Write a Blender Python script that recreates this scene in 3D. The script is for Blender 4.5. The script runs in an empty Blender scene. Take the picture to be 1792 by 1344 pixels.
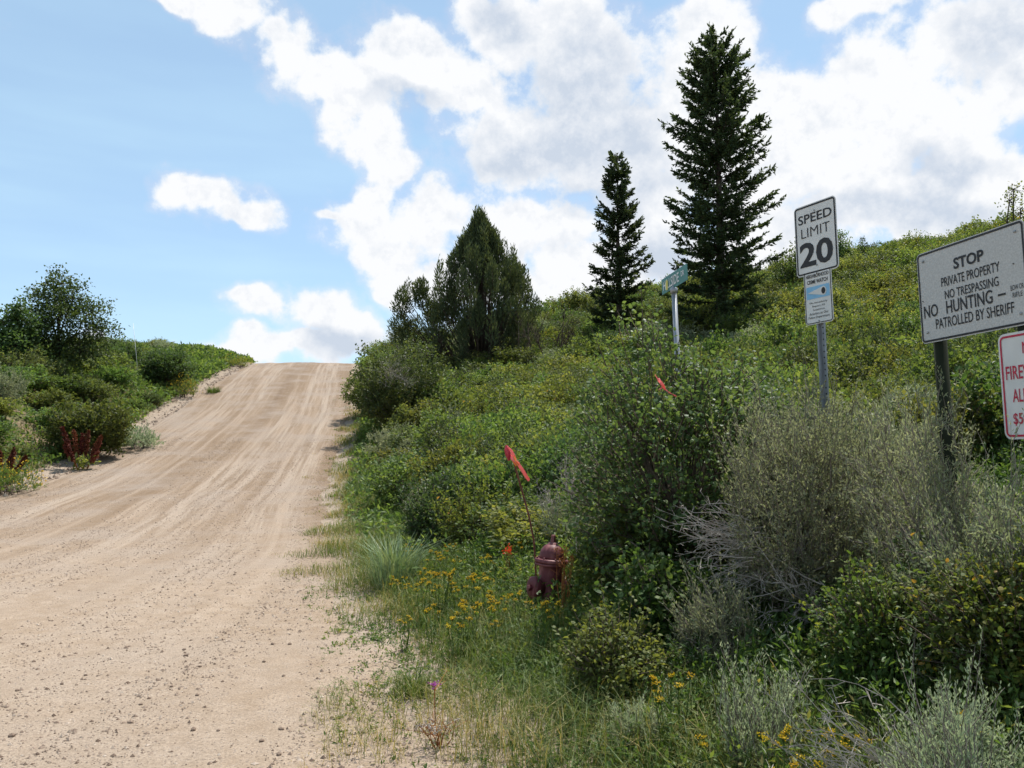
import bpy, math, random
import numpy as np
from mathutils import Vector, Matrix, Quaternion

R = math.radians
SC = bpy.context.scene
COL = SC.collection

# ------------------------------------------------------------------ camera
FPX, UC, VC = 1450.0, 896.0, 672.0          # focal length in photo pixels, photo centre
PITCH = math.atan(118.0 / FPX)
CAM_H = 1.6
cd = bpy.data.cameras.new('camera'); cam = bpy.data.objects.new('camera', cd); COL.objects.link(cam)
cd.sensor_width = 36.0; cd.lens = 36.0 * FPX / 1792.0
cd.clip_start = 0.05; cd.clip_end = 5000.0
cam.location = (0, 0, CAM_H); cam.rotation_euler = (R(90) + PITCH, 0, 0)
SC.camera = cam

# ------------------------------------------------------------------ light
SUN_AZ, SUN_EL = R(32), R(65)               # azimuth to the right of the view, elevation
EXPOSURE = 0.6
SC.view_settings.view_transform = 'Standard'; SC.view_settings.look = 'None'
SC.view_settings.exposure = EXPOSURE; SC.view_settings.gamma = 1.0; SC.view_settings.use_curve_mapping = False
sl = bpy.data.lights.new('sun', 'SUN'); sl.energy = 4.8; sl.angle = R(0.55); sl.color = (1.0, 0.955, 0.88)
sun = bpy.data.objects.new('sun', sl); COL.objects.link(sun)
sdir = Vector((math.sin(SUN_AZ) * math.cos(SUN_EL), math.cos(SUN_AZ) * math.cos(SUN_EL), math.sin(SUN_EL)))
sun.rotation_euler = sdir.to_track_quat('Z', 'Y').to_euler(); sun.location = (20, 10, 40)


def ray(u, v):
    """direction of the photo pixel (u, v), scaled so that its y component is 1"""
    a = (u - UC) / FPX; b = (VC - v) / FPX
    y = math.cos(PITCH) - b * math.sin(PITCH); z = math.sin(PITCH) + b * math.cos(PITCH)
    return a / y, z / y


def at(u, v, y):
    a, b = ray(u, v)
    return Vector((a * y, y, CAM_H + b * y))


# ------------------------------------------------------------------ sky: Nishita with cumulus
world = bpy.data.worlds.new('World'); SC.world = world; world.use_nodes = True
wt = world.node_tree; wt.nodes.clear(); WN = wt.nodes; WL = wt.links


def wn(kind, **kw):
    n = WN.new(kind)
    for k, x in kw.items():
        setattr(n, k, x)
    return n


def wmath(op, a, b=None, c=None, clamp=False):
    n = WN.new('ShaderNodeMath'); n.operation = op; n.use_clamp = clamp
    for i, x in enumerate((a, b, c)):
        if x is None: continue
        if isinstance(x, (int, float)): n.inputs[i].default_value = x
        else: WL.new(x, n.inputs[i])
    return n.outputs[0]


def wvec(op, a, b=None, c=None, out=0):
    n = WN.new('ShaderNodeVectorMath'); n.operation = op
    for i, x in enumerate((a, b, c)):
        if x is None: continue
        if isinstance(x, (tuple, list)): n.inputs[i].default_value = x
        else: WL.new(x, n.inputs[i])
    return n.outputs[out]


def wnoise(vec, scale, detail, rough=0.55, color=False):
    n = WN.new('ShaderNodeTexNoise'); n.inputs['Scale'].default_value = scale
    n.inputs['Detail'].default_value = detail; n.inputs['Roughness'].default_value = rough
    WL.new(vec, n.inputs['Vector'])
    return n.outputs['Color' if color else 'Fac']


def wsmooth(x, lo, hi):
    n = WN.new('ShaderNodeMapRange'); n.interpolation_type = 'SMOOTHSTEP'; n.clamp = True
    n.inputs['From Min'].default_value = lo; n.inputs['From Max'].default_value = hi
    WL.new(x, n.inputs['Value']); return n.outputs['Result']


def wmix(fac, a, b):
    n = WN.new('ShaderNodeMix'); n.data_type = 'RGBA'
    if isinstance(fac, float): n.inputs['Factor'].default_value = fac
    else: WL.new(fac, n.inputs['Factor'])
    for k, x in (('A', a), ('B', b)):
        s = [i for i in n.inputs if i.name == k and i.type == 'RGBA'][0]
        if isinstance(x, tuple): s.default_value = (*x, 1)
        else: WL.new(x, s)
    return [o for o in n.outputs if o.type == 'RGBA'][0]


sky = wn('ShaderNodeTexSky'); sky.sky_type = 'NISHITA'; sky.sun_disc = False
sky.sun_elevation = SUN_EL; sky.sun_rotation = SUN_AZ; sky.altitude = 1900; sky.air_density = 1.0; sky.dust_density = 0.7; sky.ozone_density = 1.6
tc = wn('ShaderNodeTexCoord')
D0 = wvec('NORMALIZE', tc.outputs['Generated'])
warp = wvec('SUBTRACT', wnoise(D0, 9.0, 3.0, color=True), (0.5, 0.5, 0.5))
D = wvec('MULTIPLY_ADD', warp, (0.11, 0.11, 0.11), D0)
sep = wn('ShaderNodeSeparateXYZ'); WL.new(D, sep.inputs[0])
AZ = wmath('ARCTAN2', sep.outputs[0], sep.outputs[1]); EL = wmath('ARCSINE', sep.outputs[2])
cmb = wn('ShaderNodeCombineXYZ'); WL.new(AZ, cmb.inputs[0]); WL.new(EL, cmb.inputs[1])
P2 = cmb.outputs[0]


def azel(u, v):
    a, b = ray(u, v)
    return math.atan2(a, 1.0), math.atan2(b, math.hypot(a, 1.0))


def blobs(lst):
    """smooth union of soft elliptic cloud cores, in azimuth and elevation (u, v, ru, rv in photo units, or radians when a 5th item)"""
    acc = None
    for q in lst:
        if len(q) == 4:
            a, e = azel(q[0], q[1]); sa, se = q[2] / FPX, q[3] / FPX
        else:
            a, e, sa, se = q[:4]
        off = wvec('MULTIPLY_ADD', P2, (1 / sa, 1 / se, 0), (-a / sa, -e / se, 0))
        L = wvec('LENGTH', off, out=1)
        if acc is None: acc = L
        else: acc = wmath('SMOOTH_MIN', acc, L, 0.25)
    return wmath('SUBTRACT', 1.0, acc)


white_cores = [
    (330, 8, 90, 26), (425, 35, 60, 34), (500, 90, 75, 58), (575, 130, 90, 55), (640, 170, 90, 70), (735, 120, 120, 70), (800, 170, 80, 50),
    (655, 235, 52, 55), (665, 285, 42, 50), (645, 330, 36, 45),
    (930, 50, 140, 80), (1030, 130, 200, 140), (960, 240, 190, 85), (1080, 270, 150, 90), (1240, 60, 90, 95), (1130, 350, 110, 70), (1180, 200, 110, 130),
    (1330, 210, 110, 90), (1430, 230, 130, 100), (1540, 175, 110, 90), (1330, 330, 150, 90), (1490, 320, 150, 90), (1600, 210, 80, 70),
    (1700, 60, 140, 95), (1760, 150, 80, 60), (1515, 15, 80, 34), (1720, 310, 110, 68), (1620, 390, 160, 50), (1400, 410, 150, 40),
    (345, 345, 80, 34), (425, 375, 55, 36),
    (560, 372, 34, 20), (615, 390, 75, 55), (745, 375, 82, 66), (700, 450, 90, 55), (905, 410, 86, 66), (1005, 400, 70, 55),
    (830, 480, 150, 70), (1020, 480, 140, 80), (1120, 440, 100, 80), (720, 500, 60, 34),
    (435, 545, 42, 30), (545, 562, 95, 46), (615, 590, 85, 40), (490, 612, 150, 28), (237, 600, 60, 18),
    # the same fair-weather cumulus carries on outside the frame
    (0.95, 0.30, 0.22, 0.12, 0), (1.5, 0.5, 0.3, 0.16, 0), (1.2, 0.12, 0.3, 0.07, 0), (-0.85, 0.42, 0.18, 0.09, 0), (-1.4, 0.2, 0.3, 0.09, 0),
    (-2.1, 0.45, 0.3, 0.15, 0), (2.3, 0.3, 0.35, 0.13, 0), (0.1, 0.75, 0.3, 0.12, 0), (-0.5, 0.95, 0.3, 0.12, 0), (2.8, 0.7, 0.4, 0.15, 0), (-2.8, 0.15, 0.3, 0.08, 0),
]
grey_cores = [
    (1020, 180, 170, 150), (930, 265, 140, 60), (1110, 250, 90, 130), (1090, 340, 130, 60), (890, 30, 60, 60), (1640, 310, 70, 60), (1580, 380, 200, 46),
    (1750, 60, 90, 70), (590, 605, 100, 30), (720, 195, 80, 26), (1150, 450, 70, 60),
    (1.5, 0.45, 0.25, 0.1, 0), (-2.1, 0.4, 0.22, 0.09, 0), (2.3, 0.27, 0.25, 0.08, 0),
]
nbig = wnoise(D0, 11.0, 11.0, 0.65)
Dsh = wvec('ADD', D0, (sdir.x * 0.012, 0.0, 0.016))
nsh = wnoise(Dsh, 11.0, 7.0, 0.62)
vor = wn('ShaderNodeTexVoronoi'); vor.feature = 'F1'; vor.inputs['Scale'].default_value = 19.0; WL.new(D, vor.inputs['Vector'])
puff = wmath('SUBTRACT', 0.42, vor.outputs['Distance'])
lump = wmath('MULTIPLY_ADD', wmath('SUBTRACT', nbig, 0.5), 2.5, wmath('MULTIPLY', puff, 0.55))
field = wmath('ADD', lump, wmath('MULTIPLY_ADD', blobs(white_cores), 1.15, 0.30))
dens = wsmooth(field, -0.14, 0.62)
greyf = wmath('MULTIPLY_ADD', wmath('SUBTRACT', nbig, 0.5), 0.8, blobs(grey_cores))
grey = wsmooth(greyf, -0.2, 0.7)
relief = wmath('MULTIPLY', wmath('SUBTRACT', nsh, nbig), wsmooth(field, 0.1, 0.9))
relief = wmath('MULTIPLY', relief, 3.6)
shade = wmath('ADD', wmath('MULTIPLY', grey, 0.8), relief, clamp=True)
ccol = wmix(shade, (0.645, 0.653, 0.667), (0.41, 0.46, 0.535))
# thin veil that pales the lower sky
stretch = wvec('MULTIPLY', D0, (2.2, 2.2, 14.0))
veil = wmath('MULTIPLY', wsmooth(wnoise(stretch, 1.3, 3.0), 0.3, 0.75), wsmooth(sep.outputs[2], 0.62, 0.0))
veil = wmath('MULTIPLY_ADD', veil, 0.40, 0.44)
dens2 = wmath('MAXIMUM', dens, veil)
veilc = wmix(dens, (0.40, 0.575, 0.69), ccol)
bg1 = wn('ShaderNodeBackground'); WL.new(sky.outputs[0], bg1.inputs[0]); bg1.inputs[1].default_value = 0.115
bg2 = wn('ShaderNodeBackground'); WL.new(veilc, bg2.inputs[0]); bg2.inputs[1].default_value = 1.0
mx = wn('ShaderNodeMixShader'); WL.new(dens2, mx.inputs[0]); WL.new(bg1.outputs[0], mx.inputs[1]); WL.new(bg2.outputs[0], mx.inputs[2])
wo = wn('ShaderNodeOutputWorld'); WL.new(mx.outputs[0], wo.inputs[0])
world.cycles.sampling_method = 'MANUAL'; world.cycles.sample_map_resolution = 512

SC.render.engine = 'CYCLES'
SC.cycles.use_denoising = True
SC.cycles.max_bounces = 5; SC.cycles.diffuse_bounces = 3; SC.cycles.glossy_bounces = 2; SC.cycles.transmission_bounces = 4
SC.cycles.use_adaptive_sampling = True; SC.cycles.adaptive_threshold = 0.025
SC.cycles.caustics_reflective = False; SC.cycles.caustics_refractive = False
SC.cycles.sample_clamp_indirect = 4.0

# ------------------------------------------------------------------ helpers
def tag(o, label=None, cat=None, group=None, kind=None):
    if label: o['label'] = label
    if cat: o['category'] = cat
    if group: o['group'] = group
    if kind: o['kind'] = kind
    return o


def link(name, data, parent=None, loc=None, rot=None, scale=None):
    o = bpy.data.objects.new(name, data); COL.objects.link(o)
    if parent is not None: o.parent = parent
    if loc is not None: o.location = loc
    if rot is not None: o.rotation_euler = rot
    if scale is not None: o.scale = scale
    return o


def empty(name, loc=(0, 0, 0), rot=(0, 0, 0), scale=(1, 1, 1)):
    o = link(name, None, None, loc, rot, scale); o.empty_display_size = 0.2
    return o


def unit(a):
    return a / np.maximum(np.linalg.norm(a, axis=-1, keepdims=True), 1e-9)


class MB:
    """collects triangles; mesh() turns them into one mesh"""
    def __init__(s):
        s.v, s.f, s.m, s.t, s.n = [], [], [], [], 0

    def add(s, V, F, mat=0, tint=0.5):
        V = np.asarray(V, dtype=np.float64).reshape(-1, 3); F = np.asarray(F, dtype=np.int64).reshape(-1, 3)
        s.v.append(V); s.f.append(F + s.n); s.m.append(np.full(len(F), mat))
        s.t.append(np.broadcast_to(np.asarray(tint, dtype=np.float64), (len(V),)).copy()); s.n += len(V)

    def mesh(s, name, mats, smooth=False):
        V = np.concatenate(s.v); F = np.concatenate(s.f); M = np.concatenate(s.m); T = np.concatenate(s.t)
        me = bpy.data.meshes.new(name)
        me.vertices.add(len(V)); me.vertices.foreach_set('co', V.astype(np.float32).ravel())
        me.loops.add(F.size); me.loops.foreach_set('vertex_index', F.astype(np.int32).ravel())
        me.polygons.add(len(F)); me.polygons.foreach_set('loop_start', np.arange(0, F.size, 3, dtype=np.int32))
        me.polygons.foreach_set('material_index', M.astype(np.int32))
        me.polygons.foreach_set('use_smooth', np.full(len(F), bool(smooth)))
        at_ = me.attributes.new('tint', 'FLOAT', 'POINT'); at_.data.foreach_set('value', T.astype(np.float32))
        for m in mats: me.materials.append(m)
        me.update(calc_edges=True); me.validate()
        return me

    # --- shapes
    def leaves(s, P, Dr, N, L, W, mat=0, tint=0.5, fold=0.18, single=False):
        P = np.asarray(P); n = len(P)
        Dr = unit(Dr); S = unit(np.cross(Dr, N)); Nn = np.cross(S, Dr)
        L = np.broadcast_to(np.asarray(L, float), (n,))[:, None]; W = np.broadcast_to(np.asarray(W, float), (n,))[:, None]
        tint = np.broadcast_to(np.asarray(tint, float), (n,))
        if single:
            V = np.stack([P - S * W * .5, P + S * W * .5, P + Dr * L], 1)
            F = np.arange(n * 3).reshape(n, 3); s.add(V, F, mat, np.repeat(tint, 3)); return
        V = np.stack([P, P + Dr * L * .45 + S * W * .5 + Nn * W * fold, P + Dr * L, P + Dr * L * .45 - S * W * .5 + Nn * W * fold], 1)
        b = np.arange(n)[:, None] * 4
        F = np.concatenate([b + [0, 1, 2], b + [0, 2, 3]], 1); s.add(V, F, mat, np.repeat(tint, 4))

    def leaves6(s, P, Dr, N, L, W, mat=0, tint=0.5, curl=.14):
        P = np.asarray(P); n = len(P)
        Dr = unit(Dr); S = unit(np.cross(Dr, N)); Nn = np.cross(S, Dr)
        L = np.broadcast_to(np.asarray(L, float), (n,))[:, None]; W = np.broadcast_to(np.asarray(W, float), (n,))[:, None]
        V = np.stack([P, P + Dr * L * .28 + S * W * .46 + Nn * W * .15, P + Dr * L * .66 + S * W * .42 + Nn * (W * .12 - L * curl * .3), P + Dr * L - Nn * L * curl,
                      P + Dr * L * .66 - S * W * .42 + Nn * (W * .12 - L * curl * .3), P + Dr * L * .28 - S * W * .46 + Nn * W * .15], 1)
        b = np.arange(n)[:, None] * 6
        F = np.concatenate([b + [0, 1, 5], b + [1, 2, 4], b + [1, 4, 5], b + [2, 3, 4]], 1); s.add(V, F, mat, np.repeat(np.broadcast_to(np.asarray(tint, float), (n,)), 6))

    def sticks(s, A, B, ra, rb, mat=0, tint=0.5, k=3):
        A = np.asarray(A, float); B = np.asarray(B, float); n = len(A)
        d = unit(B - A); h = np.where(np.abs(d[:, 2:3]) > .9, [[1., 0, 0]], [[0, 0, 1.]])
        X = unit(np.cross(d, h)); Y = np.cross(d, X)
        ra = np.broadcast_to(np.asarray(ra, float), (n,)); rb = np.broadcast_to(np.asarray(rb, float), (n,))
        V = np.zeros((n, 2 * k, 3))
        for i in range(k):
            a = 2 * math.pi * i / k; o = X * math.cos(a) + Y * math.sin(a)
            V[:, i] = A + o * ra[:, None]; V[:, k + i] = B + o * rb[:, None]
        F = []
        for i in range(k):
            j = (i + 1) % k
            F += [[i, j, k + j], [i, k + j, k + i]]
        F = (np.arange(n)[:, None, None] * 2 * k + np.array(F)[None]).reshape(-1, 3)
        t = np.broadcast_to(np.asarray(tint, float), (n,)); s.add(V, F, mat, np.repeat(t, 2 * k))

    def tube(s, pts, rad, k=6, mat=0, tint=0.5, cap=True):
        pts = np.asarray(pts, float); m = len(pts); rad = np.broadcast_to(np.asarray(rad, float), (m,))
        tan = unit(np.gradient(pts, axis=0)); V = []
        ref = np.array([1., 0, 0]) if abs(tan[0][2]) > .8 else np.array([0, 0, 1.])
        for i in range(m):
            X = unit(np.cross(tan[i], ref)); Y = np.cross(tan[i], X)
            a = np.arange(k) * 2 * math.pi / k
            V.append(pts[i] + (np.cos(a)[:, None] * X + np.sin(a)[:, None] * Y) * rad[i])
        V = np.concatenate(V); F = []
        for i in range(m - 1):
            for j in range(k):
                a, b = i * k + j, i * k + (j + 1) % k
                F += [[a, b, b + k], [a, b + k, a + k]]
        if cap:
            V = np.concatenate([V, pts[:1], pts[-1:]]); c0, c1 = len(V) - 2, len(V) - 1
            for j in range(k):
                F += [[c0, (j + 1) % k, j], [c1, (m - 1) * k + j, (m - 1) * k + (j + 1) % k]]
        s.add(V, F, mat, tint)

    def blades(s, P, Hh, lean, W, mat=0, tint=0.5):
        """grass blades: base P, height Hh, horizontal lean vector (n,2) at the tip, width W"""
        P = np.asarray(P, float); n = len(P)
        Hh = np.broadcast_to(np.asarray(Hh, float), (n,))[:, None]; W = np.broadcast_to(np.asarray(W, float), (n,))[:, None]
        l3 = np.concatenate([lean, np.zeros((n, 1))], 1); side = unit(np.stack([-lean[:, 1], lean[:, 0], np.zeros(n)], 1) + 1e-6)
        up = np.array([[0, 0, 1.]])
        mid = P + up * Hh * .58 + l3 * .32; tip = P + up * Hh * (1 - .25 * np.minimum(np.linalg.norm(lean, axis=1, keepdims=True) / np.maximum(Hh, .01), 1)) + l3
        V = np.stack([P - side * W * .5, P + side * W * .5, mid + side * W * .4, mid - side * W * .4, tip], 1)
        b = np.arange(n)[:, None] * 5
        F = np.concatenate([b + [0, 1, 2], b + [0, 2, 3], b + [3, 2, 4]], 1)
        t = np.broadcast_to(np.asarray(tint, float), (n,)); s.add(V, F, mat, np.repeat(t, 5))

    def box(s, c, size, mat=0, rz=0.0, bev=0.0):
        x, y, z = np.array(size) / 2
        V = np.array([[-x, -y, -z], [x, -y, -z], [x, y, -z], [-x, y, -z], [-x, -y, z], [x, -y, z], [x, y, z], [-x, y, z]])
        co, si = math.cos(rz), math.sin(rz); V = V @ np.array([[co, si, 0], [-si, co, 0], [0, 0, 1]]) + np.array(c)
        F = [[0, 2, 1], [0, 3, 2], [4, 5, 6], [4, 6, 7], [0, 1, 5], [0, 5, 4], [1, 2, 6], [1, 6, 5], [2, 3, 7], [2, 7, 6], [3, 0, 4], [3, 4, 7]]
        s.add(V, F, mat)

    def lathe(s, prof, k=24, mat=0, M=None, flute=0.0):
        """prof: list of (radius, z); closed with fans at both ends"""
        V = []
        for r, z in prof:
            a = np.arange(k) * 2 * math.pi / k
            V.append(np.stack([r * np.cos(a), r * np.sin(a), np.full(k, z)], 1))
        V = np.concatenate(V); m = len(prof); F = []
        for i in range(m - 1):
            for j in range(k):
                a, b = i * k + j, i * k + (j + 1) % k
                F += [[a, b, b + k], [a, b + k, a + k]]
        V = np.concatenate([V, [[0, 0, prof[0][1]], [0, 0, prof[-1][1]]]]); c0, c1 = len(V) - 2, len(V) - 1
        for j in range(k):
            F += [[c0, (j + 1) % k, j], [c1, (m - 1) * k + j, (m - 1) * k + (j + 1) % k]]
        if M is not None:
            M = np.array(M); V = V @ M[:3, :3].T + M[:3, 3]
        s.add(V, F, mat)


def rnd_dirs(rng, n):
    return unit(rng.normal(size=(n, 3)))


# smooth value noise on numpy arrays
def _hash(i, j, seed):
    h = np.sin(i * 127.1 + j * 311.7 + seed * 74.7) * 43758.5453
    return h - np.floor(h)


def vnoise(x, y, seed=0):
    x = np.asarray(x, float); y = np.asarray(y, float)
    i, j = np.floor(x), np.floor(y); fx, fy = x - i, y - j
    fx = fx * fx * (3 - 2 * fx); fy = fy * fy * (3 - 2 * fy)
    a, b, c, d = _hash(i, j, seed), _hash(i + 1, j, seed), _hash(i, j + 1, seed), _hash(i + 1, j + 1, seed)
    return (a * (1 - fx) + b * fx) * (1 - fy) + (c * (1 - fx) + d * fx) * fy


def fnoise(x, y, seed=0, octs=3):
    t, amp, s = 0, .5, 0
    for o in range(octs):
        t = t + amp * vnoise(np.asarray(x) * 2 ** o, np.asarray(y) * 2 ** o, seed + o * 13); s += amp; amp *= .5
    return t / s


def sstep(a, b, x):
    t = np.clip((np.asarray(x, float) - a) / (b - a), 0, 1)
    return t * t * (3 - 2 * t)


# ------------------------------------------------------------------ lie of the land
_PY = np.array([-400, -20, 0, 8, 13, 18, 24, 30, 36, 42, 48, 54, 60, 64, 68, 75, 90, 130, 250, 600, 900])
_PZ = np.array([-2, 0, 0, 0, .0, .14, .62, 1.52, 2.68, 4.02, 5.45, 6.85, 8.02, 8.5, 8.62, 8.3, 6.5, 2.5, -4, -12, -14])
_PT = np.linspace(-400, 900, 5201)
_PS = np.interp(_PT, _PY, _PZ)
_k = np.hanning(25); _k /= _k.sum()
_PS = np.convolve(np.pad(_PS, 12, mode='edge'), _k, mode='valid')


def prof(y): return np.interp(y, _PT, _PS)


def xr(y):   # right edge of the gravel
    return np.interp(y, [-60, 0, 4.2, 7.5, 11, 20, 30, 40, 60, 80, 200], [10, .55, -.37, -1.3, -2.4, -4.6, -6.3, -7.8, -11.6, -15, -36])


def xl(y):   # left edge of the gravel
    return np.interp(y, [-60, 6, 12, 16, 19, 22, 30, 36, 48, 60, 80, 200], [-90, -60, -30, -20, -15.5, -13.9, -15.0, -16.1, -17.9, -19.3, -22.5, -44])


def hgt(x, y):
    x = np.asarray(x, float); y = np.asarray(y, float)
    p = prof(y)
    s = x - xr(y); sp = np.log1p(np.exp((s - 1.2) * 2.2)) / 2.2
    rise = .2 * 95 * np.tanh(sp / 95)
    q = xl(y) - x
    left = np.where(q > 0, 1.5 * sstep(0.2, 4.5, q) + .05 * 60 * np.tanh(np.maximum(q, 0) / 60), 0)
    left = left * sstep(8, 20, y) * np.interp(y, [40, 60], [1, .45])
    off = np.clip(np.maximum(s - .5, q - .2), 0, 1.5) / 1.5
    bumps = (fnoise(x * .22, y * .22, 5) - .5) * .55 * off + (fnoise(x * .9, y * .9, 9, 2) - .5) * .16 * off
    crown = -.10 * np.clip((np.abs((x - (xr(y) + xl(y)) / 2) / np.maximum((xr(y) - xl(y)) / 2, 1)) - .2), 0, .8) * (off == 0) * sstep(14, 24, y)
    return p + rise + left + bumps + crown


def hz(x, y): return float(hgt(np.array([x]), np.array([y]))[0])


def on_ground(u, y, v=760):
    """a place on the land at distance y in the direction of photo column u"""
    a, _ = ray(u, v)
    return Vector((a * y, y, hz(a * y, y)))


# ------------------------------------------------------------------ materials
def new_mat(name):
    m = bpy.data.materials.new(name); m.use_nodes = True; m.node_tree.nodes.clear()
    return m, m.node_tree.nodes, m.node_tree.links


def mixc(N, Lk, fac, a, b, blend='MIX'):
    n = N.new('ShaderNodeMix'); n.data_type = 'RGBA'; n.blend_type = blend
    if isinstance(fac, (int, float)): n.inputs['Factor'].default_value = fac
    else: Lk.new(fac, n.inputs['Factor'])
    for k, x in (('A', a), ('B', b)):
        s_ = [i for i in n.inputs if i.name == k and i.type == 'RGBA'][0]
        if isinstance(x, tuple): s_.default_value = (*x[:3], 1)
        else: Lk.new(x, s_)
    return [o for o in n.outputs if o.type == 'RGBA'][0]


def ramp(N, Lk, fac, stops):
    r = N.new('ShaderNodeValToRGB'); e = r.color_ramp.elements
    while len(e) < len(stops): e.new(0.5)
    for el, (p, c) in zip(e, stops): el.position = p; el.color = (*c, 1)
    Lk.new(fac, r.inputs[0]); return r.outputs[0]


def leaf_mat(name, stops, trans=0.35, rough=0.5, spec=0.35, var=0.25, huevar=0.03, through=(1.25, 1.15, 0.6)):
    m, N, Lk = new_mat(name)
    a = N.new('ShaderNodeAttribute'); a.attribute_name = 'tint'
    c = ramp(N, Lk, a.outputs['Fac'], stops)
    oi = N.new('ShaderNodeObjectInfo')
    hs = N.new('ShaderNodeHueSaturation')
    for inp, lo, hi in (('Value', 1 - var, 1 + var), ('Hue', .5 - huevar, .5 + huevar)):
        mr = N.new('ShaderNodeMapRange'); mr.inputs['To Min'].default_value = lo; mr.inputs['To Max'].default_value = hi
        if inp == 'Hue':
            fr = N.new('ShaderNodeMath'); fr.operation = 'FRACT'; mu = N.new('ShaderNodeMath'); mu.operation = 'MULTIPLY'; mu.inputs[1].default_value = 7.31
            Lk.new(oi.outputs['Random'], mu.inputs[0]); Lk.new(mu.outputs[0], fr.inputs[0]); Lk.new(fr.outputs[0], mr.inputs['Value'])
        else: Lk.new(oi.outputs['Random'], mr.inputs['Value'])
        Lk.new(mr.outputs[0], hs.inputs[inp])
    Lk.new(c, hs.inputs['Color'])
    b = N.new('ShaderNodeBsdfPrincipled'); b.inputs['Roughness'].default_value = rough; b.inputs['Specular IOR Level'].default_value = spec
    Lk.new(hs.outputs[0], b.inputs['Base Color'])
    t = N.new('ShaderNodeBsdfTranslucent')
    tcn = mixc(N, Lk, 1.0, hs.outputs[0], through, 'MULTIPLY'); Lk.new(tcn, t.inputs['Color'])
    mxs = N.new('ShaderNodeMixShader'); mxs.inputs[0].default_value = trans
    Lk.new(b.outputs[0], mxs.inputs[1]); Lk.new(t.outputs[0], mxs.inputs[2])
    o = N.new('ShaderNodeOutputMaterial'); Lk.new(mxs.outputs[0], o.inputs[0])
    return m


def solid_mat(name, col, col2=None, rough=0.6, metal=0.0, scale=20.0, bump=0.0, spec=0.4, stretch=(1, 1, 1), detail=5.0, lo=.35, hi=.7):
    """object-space noise between two colours"""
    m, N, Lk = new_mat(name)
    b = N.new('ShaderNodeBsdfPrincipled'); b.inputs['Roughness'].default_value = rough; b.inputs['Metallic'].default_value = metal
    b.inputs['Specular IOR Level'].default_value = spec
    tcx = N.new('ShaderNodeTexCoord'); mp = N.new('ShaderNodeMapping'); mp.inputs['Scale'].default_value = stretch
    Lk.new(tcx.outputs['Object'], mp.inputs[0])
    nz = N.new('ShaderNodeTexNoise'); nz.inputs['Scale'].default_value = scale; nz.inputs['Detail'].default_value = detail
    Lk.new(mp.outputs[0], nz.inputs['Vector'])
    c = ramp(N, Lk, nz.outputs['Fac'], [(lo, col), (hi, col2 or col)])
    Lk.new(c, b.inputs['Base Color'])
    if bump:
        bp = N.new('ShaderNodeBump'); bp.inputs['Strength'].default_value = bump; bp.inputs['Distance'].default_value = .01
        Lk.new(nz.outputs['Fac'], bp.inputs['Height']); Lk.new(bp.outputs[0], b.inputs['Normal'])
    o = N.new('ShaderNodeOutputMaterial'); Lk.new(b.outputs[0], o.inputs[0])
    return m


M = {}
M['leaf'] = leaf_mat('leaf_green', [(0, (.060, .098, .028)), (.5, (.112, .160, .044)), (1, (.195, .235, .070))], .5, .55, .25, .32, .04)
M['leaf_dark'] = leaf_mat('leaf_dark', [(0, (.048, .080, .030)), (.6, (.086, .130, .046)), (1, (.14, .185, .064))], .48, .5, .28, .3, .03)
M['leaf_yellow'] = leaf_mat('leaf_yellowing', [(0, (.075, .125, .028)), (.6, (.13, .18, .042)), (.9, (.25, .25, .06)), (1, (.34, .22, .05))], .5, .55, .25)
M['sage'] = leaf_mat('sage_leaf', [(0, (.165, .190, .110)), (.55, (.262, .292, .172)), (1, (.36, .385, .250))], .42, .7, .2, .16, .015, (1.1, 1.1, .8))
M['sage_soft'] = leaf_mat('sage_soft_leaf', [(0, (.18, .22, .125)), (.55, (.275, .320, .190)), (1, (.38, .42, .27))], .4, .7, .2, .12, .015, (1.05, 1.1, .9))
M['grass'] = leaf_mat('grass_blade', [(0, (.055, .105, .022)), (.35, (.115, .160, .040)), (.62, (.24, .22, .075)), (1, (.46, .35, .17))], .38, .55, .3, .0, .0)
M['bluegrass'] = leaf_mat('blue_grass_blade', [(0, (.12, .19, .105)), (.6, (.19, .27, .15)), (1, (.30, .34, .17))], .3, .55, .3, .0, .0)
M['herb'] = leaf_mat('herb_leaf', [(0, (.052, .105, .026)), (.5, (.098, .168, .040)), (.85, (.17, .22, .058)), (1, (.28, .24, .08))], .5, .5, .35, .0, .0)
M['flower'] = leaf_mat('yellow_flower', [(0, (.52, .34, .02)), (.6, (.70, .50, .03)), (1, (.50, .34, .04))], .25, .6, .2, .1, .01)
M['red_flower'] = leaf_mat('red_flower', [(0, (.55, .05, .02)), (1, (.75, .10, .03))], .25, .6, .2, .1, .01)
M['purple_flower'] = leaf_mat('purple_flower', [(0, (.35, .08, .42)), (1, (.5, .16, .55))], .25, .6, .2, .1, .01)
M['dock'] = leaf_mat('dock_seed', [(0, (.060, .014, .010)), (.6, (.125, .030, .018)), (1, (.20, .062, .034))], .15, .7, .2, .15, .01)
M['spruce'] = leaf_mat('spruce_needles', [(0, (.023, .042, .021)), (.6, (.045, .073, .033)), (1, (.088, .122, .050))], .32, .6, .25, .08, .01)
M['juniper'] = leaf_mat('juniper_sprays', [(0, (.044, .066, .031)), (.6, (.080, .108, .050)), (1, (.125, .155, .070))], .34, .6, .25, .08, .01)
M['wood'] = solid_mat('bush_wood', (.085, .065, .048), (.16, .13, .10), .9, 0, 30, .3, .1, (1, 1, .25))
M['sagewood'] = solid_mat('sage_wood', (.14, .12, .095), (.27, .235, .195), .9, 0, 30, .3, .1, (1, 1, .25))
M['dead'] = solid_mat('dead_twig', (.32, .28, .24), (.50, .455, .41), .85, 0, 12, .2, .1)
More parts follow.
